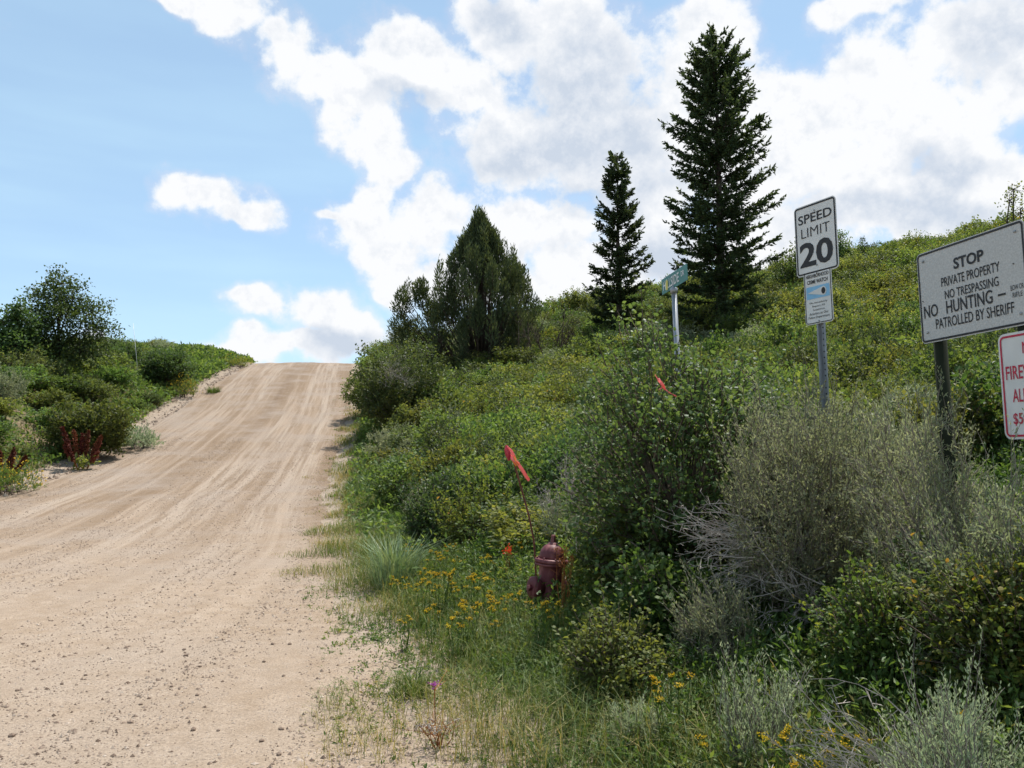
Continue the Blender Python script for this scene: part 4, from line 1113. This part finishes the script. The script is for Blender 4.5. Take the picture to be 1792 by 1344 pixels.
# ------------------------------------------------------------------ signs
M['white_sheet'] = solid_mat('white_sign_sheet', (.60, .60, .585), (.68, .68, .665), .42, 0, 6, 0, .5)
M['old_sheet'] = solid_mat('weathered_sign_sheet', (.40, .40, .39), (.55, .55, .535), .5, 0, 90, 0, .4, (1, 1, 1), 6, .3, .7)
M['black_paint'] = solid_mat('black_sign_paint', (.014, .013, .014), (.026, .025, .026), .5, 0, 30)
M['red_paint'] = solid_mat('red_sign_paint', (.42, .022, .055), (.50, .035, .07), .5, 0, 30)
M['green_sheet'] = solid_mat('green_sign_sheet', (.010, .125, .095), (.018, .165, .125), .42, 0, 10, 0, .5)
M['blue_paint'] = solid_mat('light_blue_sign_paint', (.20, .44, .66), (.25, .50, .72), .5, 0, 10)
M['galv'] = solid_mat('galvanised_steel', (.24, .255, .275), (.36, .375, .395), .5, .55, 25, .1, .5, (1, 1, .3))
M['post_green'] = solid_mat('dark_green_post', (.014, .018, .011), (.030, .034, .020), .9, 0, 18, .2, .1, (1, 1, .12))
M['sticker'] = solid_mat('yellow_sticker', (.55, .50, .10), (.62, .56, .16), .6)


def text_mesh(body, cx, cz, w, h, mat, bold=.0, y=-.0045):
    """flat lettering in the xz plane, fitted to the width w and height h"""
    cu = bpy.data.curves.new('lettering', 'FONT'); cu.body = body; cu.size = 1.0; cu.offset = bold; cu.resolution_u = 3
    cu.align_x = 'CENTER'; cu.fill_mode = 'FRONT'
    ob = bpy.data.objects.new('lettering', cu); COL.objects.link(ob)
    bpy.context.view_layer.update()
    dg = bpy.context.evaluated_depsgraph_get(); me = bpy.data.meshes.new_from_object(ob.evaluated_get(dg))
    bpy.data.objects.remove(ob); bpy.data.curves.remove(cu)
    V = np.zeros(len(me.vertices) * 3, np.float32); me.vertices.foreach_get('co', V); V = V.reshape(-1, 3)
    lo, hi = V.min(0), V.max(0)
    X = (V[:, 0] - (lo[0] + hi[0]) / 2) / (hi[0] - lo[0]) * w + cx; Zz = (V[:, 1] - (lo[1] + hi[1]) / 2) / (hi[1] - lo[1]) * h + cz
    me.vertices.foreach_set('co', np.stack([X, np.full(len(X), y), Zz], 1).astype(np.float32).ravel())
    me.name = 'lettering'; me.materials.clear(); me.materials.append(mat); me.update(); return me


def rrect(w, h, r, k=6):
    pts = []
    for cx, cz, a0 in ((w / 2 - r, h / 2 - r, 0), (-w / 2 + r, h / 2 - r, 90), (-w / 2 + r, -h / 2 + r, 180), (w / 2 - r, -h / 2 + r, 270)):
        for i in range(k + 1):
            a = R(a0 + 90 * i / k); pts.append((cx + r * math.cos(a), cz + r * math.sin(a)))
    return np.array(pts)


def plate(w, h, r, mat, y0=-.0015, y1=.0015, cz=0.0, cx=0.0, name='panel'):
    p = rrect(w, h, r); n = len(p); mb = MB()
    V = np.concatenate([np.stack([p[:, 0] + cx, np.full(n, y0), p[:, 1] + cz], 1), np.stack([p[:, 0] + cx, np.full(n, y1), p[:, 1] + cz], 1), [[cx, y0, cz], [cx, y1, cz]]])
    F = []
    for i in range(n):
        j = (i + 1) % n
        F += [[2 * n, i, j], [2 * n + 1, n + j, n + i], [i, n + i, n + j], [i, n + j, j]]
    mb.add(V, F); return mb.mesh(name, [mat])


def ring(w, h, r, t, inset, mat, y=-.004, cz=0.0, cx=0.0):
    a = rrect(w - 2 * inset, h - 2 * inset, max(r - inset, .004)); b = rrect(w - 2 * inset - 2 * t, h - 2 * inset - 2 * t, max(r - inset - t, .003)); n = len(a); mb = MB()
    V = np.concatenate([np.stack([q[:, 0] + cx, np.full(n, y), q[:, 1] + cz], 1) for q in (a, b)]); F = []
    for i in range(n):
        j = (i + 1) % n; F += [[i, n + i, n + j], [i, n + j, j]]
    mb.add(V, F); return mb.mesh('border', [mat])


def bolt(parent, x, z, mat, r=.007):
    mb = MB(); mb.lathe([(r * .9, 0), (r, .001), (r, .004), (r * .6, .0065), (.001, .0075)], 6, 0, Matrix(((1, 0, 0, x), (0, 0, -1, -.0045), (0, 1, 0, z), (0, 0, 0, 1))))
    return link('bolt', mb.mesh('bolt', [mat]), parent)


def sign_root(name, A, B, zc, label, cat, lean=0.0):
    """Empty on the ground under a sign whose face runs from A to B (left to right as read)"""
    A = Vector(A); B = Vector(B); d = (B - A).normalized(); th = math.atan2(d.y, d.x); c = (A + B) / 2
    zg = hz(c.x, c.y)
    e = empty(name); rot = Matrix.Rotation(lean, 4, 'Y') @ Matrix.Rotation(th, 4, 'Z')
    up = Matrix.Rotation(lean, 3, 'Y') @ Vector((0, 0, 1)); hgt_ = (zc - zg) / up.z
    base = Vector((c.x, c.y, zc)) - up * hgt_
    e.matrix_world = Matrix.Translation(base) @ rot; tag(e, label, cat); return e, hgt_


def post_u(h0, h1):
    """perforated U channel post"""
    mb = MB(); prof_ = [(-.045, 0), (-.030, 0), (-.020, .026), (.020, .026), (.030, 0), (.045, 0), (.045, .004), (.033, .004), (.023, .030), (-.023, .030), (-.033, .004), (-.045, .004)]
    n = len(prof_); zs = (h0, h1); V = [(x, y + .004, z) for z in zs for x, y in prof_]; F = []
    for i in range(n):
        j = (i + 1) % n; F += [[i, j, n + j], [i, n + j, n + i]]
    for o in (0, n):
        for a, b, c, d in ((0, 1, 10, 11), (1, 2, 9, 10), (2, 3, 8, 9), (3, 4, 7, 8), (4, 5, 6, 7)): F += [[o + a, o + b, o + c], [o + a, o + c, o + d]]
    mb.add(V, F); return mb.mesh('post', [M['galv']])


# speed limit sign, 18 x 24 in
e, zc = sign_root('speed_limit_sign', (2.472, 7.09), (2.672, 6.69), 3.405, 'white speed limit 20 sign on a steel channel post behind the big sagebrush', 'traffic sign', R(-1.2))
link('post', post_u(-.4, zc + .26), e)
mb = MB(); aa = np.linspace(0, 2 * math.pi, 9)[:-1]
for i in range(34):
    zz_ = zc - .36 - i * .0508; mb.add([[0, .0278, zz_]] + [[.0075 * math.cos(a), .0278, zz_ + .0075 * math.sin(a)] for a in aa], [[0, j + 1, (j + 1) % 8 + 1] for j in range(8)])
tag(link('perforations', mb.mesh('perforations', [M['black_paint']]), e), None, None, None, 'stuff')
W_, H_ = .457, .610
pn = link('panel', plate(W_, H_, .038, M['white_sheet']), e, (0, 0, zc))
link('border', ring(W_, H_, .038, .014, .009, M['black_paint']), pn)
for body, x0, x1, f0, f1, bd in (('SPEED', .10, .90, .135, .265, .014), ('LIMIT', .16, .84, .33, .465, -.008), ('20', .10, .89, .535, .885, .028)):
    link('lettering', text_mesh(body, ((x0 + x1) / 2 - .5) * W_, (.5 - (f0 + f1) / 2) * H_, (x1 - x0) * W_, (f1 - f0) * H_, M['black_paint'], bd), pn)
for z in (.235, -.235): bolt(pn, 0, z, M['galv'])
zs = zc
# neighbourhood watch notice under it, 12 x 18 in
e2, zc = sign_root('notice_sign', (2.512, 7.026), (2.646, 6.758), 2.90, 'neighborhood crime watch notice with a blue eye, below the speed limit sign', 'notice sign', R(-1.2))
W_, H_ = .300, .457
pn = link('panel', plate(W_, H_, .03, M['white_sheet'], -.0015, .0015), e2, (0, 0, zc))
link('border', ring(W_, H_, .03, .007, .007, M['black_paint']), pn)
for body, x0, x1, f0, f1, bd in (('NEIGHBORHOOD', .09, .91, .065, .135, .02), ('CRIME WATCH', .13, .87, .17, .245, .02), ('We Immediately', .18, .82, .585, .63, 0), ('Report All', .28, .72, .65, .695, 0),
                                 ('Suspicious', .29, .71, .715, .76, 0), ('Activities to Our', .16, .84, .78, .825, 0), ('Police Department', .12, .88, .85, .905, .0)):
    link('lettering', text_mesh(body, ((x0 + x1) / 2 - .5) * W_, (.5 - (f0 + f1) / 2) * H_, (x1 - x0) * W_, (f1 - f0) * H_, M['black_paint'], bd), pn)
mb = MB(); x0, x1, z0, z1 = -.125, .125, (.5 - .525) * H_, (.5 - .295) * H_
mb.add([[x0, -.0035, z0], [x1, -.0035, z0], [x1, -.0035, z1], [x0, -.0035, z1]], [[0, 1, 2], [0, 2, 3]]); bl = link('eye_band', mb.mesh('eye_band', [M['blue_paint']]), pn)
mb = MB(); zm = (z0 + z1) / 2; aa = np.linspace(R(-58), R(58), 9)
V = [[x0 + .012, -.0055, zm]] + [[.035 + .060 * math.cos(a), -.0055, zm + .046 * math.sin(a)] for a in aa]
mb.add(V, [[0, i + 1, i + 2] for i in range(8)]); link('eye_white', mb.mesh('eye_white', [M['white_sheet']]), bl)
mb = MB(); aa = np.linspace(0, 2 * math.pi, 17)[:-1]
mb.add([[.062, -.0075, zm]] + [[.062 + .021 * math.cos(a), -.0075, zm + .028 * math.sin(a)] for a in aa], [[0, i + 1, (i + 1) % 16 + 1] for i in range(16)]); link('pupil', mb.mesh('pupil', [M['black_paint']]), bl)
for z in (.205, -.205): bolt(pn, 0, z, M['galv'], .006)

# big private property board, 36 x 24 in
SA, SB = Vector((2.755, 5.53)), Vector((2.938, 4.66)); SD = (SB - SA).normalized()
e, zc = sign_root('warning_sign', SA, SB, 2.625, 'large grey stop, private property, no hunting board on dark posts at the right', 'warning sign', R(-1.6))
W_, H_ = .900, .610
pn = link('panel', plate(W_, H_, .035, M['old_sheet']), e, (0, 0, zc))
link('border', ring(W_, H_, .035, .013, .007, M['black_paint']), pn)
for body, x0, x1, f0, f1, bd in (('STOP', .374, .654, .165, .285, .030), ('PRIVATE PROPERTY', .242, .784, .335, .435, .008), ('NO TRESPASSING', .269, .766, .478, .572, .008), ('NO', .045, .19, .59, .728, .012),
                                 ('HUNTING', .275, .705, .59, .728, .012), ('PATROLLED BY SHERIFF', .16, .877, .758, .868, .006), ('BOW OR', .860, .965, .602, .652, .0), ('RIFLE', .872, .952, .674, .722, .0)):
    link('lettering', text_mesh(body, ((x0 + x1) / 2 - .5) * W_, (.5 - (f0 + f1) / 2) * H_, (x1 - x0) * W_, (f1 - f0) * H_, M['black_paint'], bd), pn)
mb = MB(); a, b, z = (.752 - .5) * W_, (.816 - .5) * W_, (.5 - .665) * H_
mb.add([[a, -.0045, z - .006], [b, -.0045, z - .006], [b, -.0045, z + .006], [a, -.0045, z + .006]], [[0, 1, 2], [0, 2, 3]]); link('lettering', mb.mesh('lettering', [M['black_paint']]), pn)
for x, z in ((-.385, .245), (.385, .245), (-.385, -.235), (.385, -.235)): bolt(pn, x, z, M['galv'], .009)
for x, z in ((-.41, -.02), (.36, .06)): bolt(pn, x, z, M['black_paint'], .004)
for x in (-.34, .36):
    mb = MB(); mb.tube([[x, .048, -.5], [x, .048, .6], [x, .046, zc + .29]], [.044, .044, .042], 14); link('post', mb.mesh('post', [M['post_green']], True), e)

# fireworks sign on the second post, 18 x 24 in
FA = SA + SD * .715 + Vector((-.045, -.009)); FB = FA + SD * .457
e, zc = sign_root('fireworks_sign', FA, FB, 1.975, 'white no fireworks sign with red border and letters below the big board', 'warning sign', R(-1.6))
W_, H_ = .457, .610
pn = link('panel', plate(W_, H_, .045, M['white_sheet']), e, (0, 0, zc))
link('border', ring(W_, H_, .045, .012, .014, M['red_paint']), pn)
for body, x0, x1, f0, f1 in (('NO', .38, .62, .10, .21), ('FIREWORKS', .095, .905, .31, .44), ('ALLOWED', .175, .825, .53, .655), ('$500 FINE', .16, .84, .755, .875)):
    link('lettering', text_mesh(body, ((x0 + x1) / 2 - .5) * W_, (.5 - (f0 + f1) / 2) * H_, (x1 - x0) * W_, (f1 - f0) * H_, M['red_paint'], .01), pn)
bolt(pn, 0, .275, M['galv']); bolt(pn, 0, -.275, M['galv'])

# green street name sign
e, zc = sign_root('street_sign', (1.490, 8.13), (1.590, 7.40), 3.225, 'green Hillside Dr street sign on a leaning grey pole in the tall shrub', 'street sign', R(-2.0))
W_, H_ = .735, .152
mb = MB(); mb.tube([[-.02, 0, -.5], [-.02, 0, zc * .5], [-.02, 0, zc - .075]], [.025, .025, .025], 14); link('post', mb.mesh('post', [M['galv']], True), e)
mb = MB(); mb.lathe([(.036, zc - .125), (.036, zc - .08), (.022, zc - .07), (.012, zc - .05)], 14, 0, Matrix.Translation((-.02, 0, 0))); link('bracket', mb.mesh('bracket', [M['galv']], True), e)
pn = link('panel', plate(W_, H_, .012, M['green_sheet'], -.0015, .0015), e, (0, 0, zc))
link('lettering', text_mesh('HILLSIDE', -.085, 0, .46, .092, M['white_sheet'], .012), pn)
link('lettering', text_mesh('DR', .245, .012, .085, .05, M['white_sheet'], .012), pn)
mb = MB(); mb.add([[-.235, -.0065, -.055], [-.175, -.0065, -.06], [-.165, -.0065, .025], [-.205, -.0065, .045], [-.24, -.0065, .01]], [[0, 1, 2], [0, 2, 3], [0, 3, 4]]); link('sticker', mb.mesh('sticker', [M['sticker']]), pn)

# ------------------------------------------------------------------ hydrant
M['hydrant'] = solid_mat('maroon_paint', (.105, .017, .022), (.235, .085, .085), .55, 0, 14, .2, .4, (1, 1, .6), 7, .44, .68)
HL = on_ground(958, 7.35, 1050); e = empty('fire_hydrant', HL, (R(-1), R(4.5), 0)); tag(e, 'maroon fire hydrant leaning in the weeds beside the road verge', 'fire hydrant'); e.scale = (.86, .86, .97)
def hpart(name, prof_, k=28, Mx=None, parent=None, smooth=True):
    mb = MB(); mb.lathe(prof_, k, 0, Mx); return link(name, mb.mesh(name, [M['hydrant']], smooth), parent or e)
hpart('barrel', [(.075, -.2), (.078, .02), (.080, .08), (.098, .11), (.118, .14), (.122, .20), (.122, .32), (.118, .40), (.124, .455), (.132, .475)])
hpart('base_flange', [(.125, -.02), (.135, -.015), (.135, .02), (.125, .028), (.08, .035)])
fl = hpart('flange', [(.135, .470), (.168, .474), (.172, .482), (.172, .500), (.166, .508), (.125, .512)])
hpart('flange', [(.150, .448), (.164, .450), (.166, .466), (.160, .469), (.130, .470)])
bn = hpart('bonnet', [(.126, .511), (.128, .525), (.124, .555), (.113, .585), (.094, .612), (.068, .632), (.050, .640), (.046, .652), (.040, .655)])
hpart('operating_nut', [(.030, .652), (.031, .672), (.028, .676), (.026, .715), (.020, .722), (.010, .724)], 5, None, None, False)
for i in range(8):
    a = i * math.pi / 4 + .2; mb = MB(); mb.lathe([(.011, .506), (.011, .520), (.006, .524)], 6, 0, Matrix.Translation((.150 * math.cos(a), .150 * math.sin(a), 0))); link('bolt', mb.mesh('bolt', [M['hydrant']]), e)
def nozzle(name, ang, z, r, ln, x0=.10):
    d = Vector((math.cos(ang), math.sin(ang), 0)); Mx = Matrix.Translation((d.x * x0, d.y * x0, z)) @ d.to_track_quat('Z', 'Y').to_matrix().to_4x4()
    n_ = hpart(name, [(r * .8, 0), (r * .8, ln * .45), (r * 1.02, ln * .5), (r * 1.08, ln * .6), (r * 1.08, ln * .9), (r * .98, ln * .98), (r * .4, ln * 1.03)], 20, Mx)
    mb = MB(); mb.lathe([(r * .30, ln * 1.0), (r * .30, ln * 1.28), (r * .22, ln * 1.32)], 5, 0, Mx); link('cap_nut', mb.mesh('cap_nut', [M['hydrant']]), n_)
nozzle('pumper_nozzle', R(212), .255, .092, .125); nozzle('hose_nozzle', R(-12), .285, .055, .11); nozzle('hose_nozzle', R(105), .285, .055, .11)

# bent marker rod with ribbon
M['rod'] = solid_mat('rusty_rod', (.10, .030, .020), (.18, .065, .04), .7, 0, 30)
M['ribbon'] = leaf_mat('pink_ribbon', [(0, (.88, .24, .27)), (1, (.95, .32, .34))], .3, .35, .5, 0, 0)
M['ribbon_dark'] = leaf_mat('red_ribbon', [(0, (.45, .03, .06)), (1, (.55, .05, .08))], .25, .35, .5, 0, 0)
M['orange'] = solid_mat('orange_cord', (.75, .22, .02), (.8, .28, .03), .6)
YR = 7.62
pts = [at(939, 1040, YR), at(937, 985, YR), at(934, 945, YR), at(926, 905, YR), at(916, 868, YR), at(907, 836, YR - .01), at(899, 808, YR - .02), at(890, 786, YR - .02)]
b0 = Vector((pts[0].x, YR, hz(pts[0].x, YR))); e = empty('marker_rod', b0); tag(e, 'thin bent rust-red marker rod rising behind the hydrant', 'marker rod')
mb = MB(); mb.tube([Vector((0, 0, -.15))] + [p - b0 for p in pts], .0085, 7); link('rod', mb.mesh('rod', [M['rod']], True), e)


def ribbon(name, parent, pts, wid, side, mat, origin):
    """a strip of tape through the points, with a little thickness"""
    P = np.array([list(p - origin) for p in pts]); n = len(P); sd = np.array([list(q) for q in side]) if isinstance(side, list) else np.repeat(np.array([side]), n, 0)
    sd = unit(sd); w = np.broadcast_to(np.asarray(wid, float), (n,))[:, None]; tn = unit(np.gradient(P, axis=0)); nm = unit(np.cross(tn, sd)) * .0009
    V = np.concatenate([P - sd * w / 2 + nm, P + sd * w / 2 + nm, P - sd * w / 2 - nm, P + sd * w / 2 - nm]); F = []
    for i in range(n - 1):
        a, b, c, d = i, i + n, i + 1, i + 1 + n
        F += [[a, b, d], [a, d, c], [a + 2 * n, c + 2 * n, d + 2 * n], [a + 2 * n, d + 2 * n, b + 2 * n], [a, c, c + 2 * n], [a, c + 2 * n, a + 2 * n], [b, b + 2 * n, d + 2 * n], [b, d + 2 * n, d]]
    mb = MB(); mb.add(V, F); return link(name, mb.mesh(name, [mat], True), parent)


o = pts[7]; e = empty('ribbon_flag', o); tag(e, 'bright pink survey ribbon tied to the top of the bent rod', 'ribbon')
ribbon('tail', e, [at(891, 794, YR - .04), at(897, 803, YR - .06), at(906, 811, YR - .07), at(915, 824, YR - .07), at(921, 834, YR - .06), at(926, 841, YR - .05)], [.02, .036, .032, .034, .032, .028], (.75, -.3, .6), M['ribbon'], o)
ribbon('loop', e, [at(886, 779, YR - .03), at(887, 787, YR - .05), at(889, 796, YR - .05), at(891, 806, YR - .04)], [.02, .05, .05, .02], (.95, -.3, .15), M['ribbon_dark'], o)
ribbon('loop', e, [at(888, 781, YR - .06), at(894, 788, YR - .07), at(899, 797, YR - .07), at(902, 806, YR - .06)], [.012, .026, .028, .026], (.8, -.4, .4), M['ribbon'], o)
mb = MB(); mb.tube([at(899, 799, YR - .08) - o, at(903, 808, YR - .09) - o, at(908, 813, YR - .08) - o, at(903, 815, YR - .08) - o, at(898, 808, YR - .06) - o], .006, 5); link('cord', mb.mesh('cord', [M['orange']]), e)

YS = 6.62; o = at(1158, 672, YS); e = empty('ribbon_scrap', o); tag(e, 'tattered pink ribbon snagged in the tall shrub by the street sign', 'ribbon')
ribbon('strip', e, [at(1146, 655, YS), at(1150, 662, YS - .01), at(1153, 668, YS)], [.004, .010, .016], (.7, -.2, .7), M['ribbon'], o)
ribbon('strip', e, [at(1152, 662, YS), at(1156, 669, YS - .03), at(1161, 676, YS - .02), at(1164, 682, YS)], [.016, .026, .024, .012], (.8, -.3, .4), M['ribbon'], o)
ribbon('strip', e, [at(1161, 678, YS), at(1156, 680, YS - .02), at(1151, 683, YS)], [.010, .008, .004], (.1, -.3, .9), M['ribbon'], o)
ribbon('strip', e, [at(1164, 681, YS), at(1171, 687, YS - .02), at(1177, 690, YS - .01), at(1184, 694, YS)], [.006, .010, .009, .012], (.3, -.3, .9), M['ribbon'], o)

# wooden survey stake
M['stake'] = solid_mat('weathered_stake', (.34, .29, .22), (.48, .43, .35), .85, 0, 20, .2, .2, (1, 1, .15))
p = on_ground(1013, 8.0, 960); h = at(1011, 911, 8.0).z - p.z; e = tag(empty('survey_stake', p, (0, R(-1.5), .4)), 'pale weathered wooden stake just right of the hydrant', 'stake')
mb = MB(); mb.box((0, 0, h / 2 - .1), (.036, .016, h + .2)); link('shaft', mb.mesh('shaft', [M['stake']]), e)

# thin white pole in the left brush
p = on_ground(245, 44, 600); t_ = at(233, 566, 44); d = t_ - p
o = tag(empty('marker_pole', p), 'thin white leaning pole sticking out of the left bank brush', 'pole')
mb = MB(); mb.tube([Vector((0, 0, -.2)), d * .5, d], [.014, .012, .009], 6); link('shaft', mb.mesh('shaft', [M['white_sheet']], True), o)

# ------------------------------------------------------------------ stones and gravel
M['stone'] = leaf_mat('road_stone', [(0, (.125, .085, .062)), (.5, (.26, .195, .150)), (1, (.46, .38, .31))], 0, .85, .2, 0, 0)
ico = np.array([[0, 0, 1]] + [[math.cos(a) * .894, math.sin(a) * .894, .447] for a in np.arange(5) * 1.2566] + [[math.cos(a + .628) * .894, math.sin(a + .628) * .894, -.447] for a in np.arange(5) * 1.2566] + [[0, 0, -1]])
icf = np.array([[0, i + 1, (i + 1) % 5 + 1] for i in range(5)] + [[i + 1, i + 6, (i + 1) % 5 + 1] for i in range(5)] + [[(i + 1) % 5 + 1, i + 6, (i + 1) % 5 + 6] for i in range(5)] + [[i + 6, 11, (i + 1) % 5 + 6] for i in range(5)])
octv = np.array([[1., 0, 0], [0, 1, 0], [-1, 0, 0], [0, -1, 0], [0, 0, 1], [0, 0, -1]]); octf = np.array([[0, 1, 4], [1, 2, 4], [2, 3, 4], [3, 0, 4], [1, 0, 5], [2, 1, 5], [3, 2, 5], [0, 3, 5]])
mb = MB(); r = np.random.default_rng(90); n = 60000
y = 3.2 + 30 * r.uniform(0, 1, n) ** 2.1; left = np.maximum(-.72 * y - .5, xl(y) + .2); x = left + (xr(y) + .7 - left) * r.uniform(0, 1, n)
trk_ = x - xr(y) + np.where(y < 15, (15 - y) ** 2 * .018, 0)
k = r.uniform(0, 1, n) < .10 + 1.3 * np.clip(fnoise(trk_ * 1.2, y * .12, 91, 3) - .42, 0, 1) * 3 + .5 * (x > xr(y) - .6); x, y = x[k], y[k]; n = len(x)
sz = .0035 + .012 * r.uniform(0, 1, n) ** 6 + .00030 * y
Vs = octv[None] * (sz[:, None] * r.uniform(.6, 1.3, (n, 3)))[:, None, :] * r.uniform(.75, 1.25, (n, 6, 1)); ang = r.uniform(0, 6.28, n); co, si = np.cos(ang)[:, None], np.sin(ang)[:, None]
Vs = np.stack([Vs[..., 0] * co - Vs[..., 1] * si, Vs[..., 0] * si + Vs[..., 1] * co, Vs[..., 2] * .7], -1)


def road_z(x, y):
    tr = x - xr(y) + np.where(y < 15, (15 - y) ** 2 * .018, 0); ed = np.maximum(x - xr(y), xl(y) - x) + (fnoise(x * .9, y * .9, 44) - .5) * .8
    ru = (fnoise(tr * .9, y * .04, 3, 3) - .5) * .10 * sstep(10, 22, y) + (fnoise(tr * 2.6, y * .12, 8, 2) - .5) * .035 + (fnoise(x * 1.7, y * 1.7, 12, 3) - .5) * .02
    z1 = hgt(x, y) + .012 + ru * sstep(.2, -.8, ed) - .16 * sstep(-.05, .7, ed)
    return np.maximum(z1, hgt(x, y) - .14 * sstep(-.3, -1.1, np.maximum(x - xr(y), xl(y) - x)))


Vs = Vs + np.stack([x, y, road_z(x, y) + sz * .12], 1)[:, None]
mb.add(Vs, (octf[None] + np.arange(n)[:, None, None] * 6).reshape(-1, 3), 0, np.repeat(np.clip(r.normal(.48, .25, n), 0, 1), 6))
n = 2600; y = 18 + 42 * r.uniform(0, 1, n); x = xl(y) + .5 - 1.5 * r.uniform(0, 1, n) ** 1.2; sz = .018 + .05 * r.uniform(0, 1, n) ** 3
Vs = octv[None] * (sz[:, None] * r.uniform(.6, 1.3, (n, 3)))[:, None, :] * r.uniform(.75, 1.25, (n, 6, 1)) + np.stack([x, y, road_z(x, y) + sz * .15], 1)[:, None]
mb.add(Vs, (octf[None] + np.arange(n)[:, None, None] * 6).reshape(-1, 3), 0, np.repeat(np.clip(r.normal(.55, .25, n), 0, 1), 6))
tag(link('gravel', mb.mesh('gravel', [M['stone']])), 'loose gravel strewn over the dirt road', 'gravel', None, 'stuff')

SM = []
for i in range(4):
    q = np.random.default_rng(95 + i); mb = MB(); mb.add(ico * q.uniform(.75, 1.2, (12, 1)) * [1, .8, .6], icf, 0, q.uniform(.15, .5)); SM.append(mb.mesh('stone', [M['stone']]))
for i, (u, v, k) in enumerate(((322, 1139, .030), (324, 1151, .032), (477, 1132, .036), (507, 1132, .034), (462, 1163, .034), (350, 1172, .026), (496, 1187, .028), (645, 1112, .040), (300, 1208, .026), (345, 1221, .030),
                               (228, 1270, .034), (338, 1281, .040), (492, 1282, .032), (458, 1303, .030), (382, 1281, .026), (20, 1293, .040), (488, 1326, .034), (580, 1326, .028), (610, 1325, .03), (108, 1200, .028), (40, 1130, .03), (30, 1210, .028), (246, 1238, .024), (520, 1070, .03), (410, 1008, .032), (412, 1005, .03), (308, 1012, .03), (150, 1185, .026))):
    a, b = ray(u, v); y_ = CAM_H / -b; x_ = a * y_; z_ = float(road_z(np.array([x_]), np.array([y_]))[0])
    k *= .6; o = link('stone', SM[i % 4], None, (x_, y_, z_ + k * .2), (0, 0, i * 1.3), (k, k, k)); tag(o, 'fist-sized stone lying loose on the near part of the dirt road', 'stone', 'loose stones on the road')
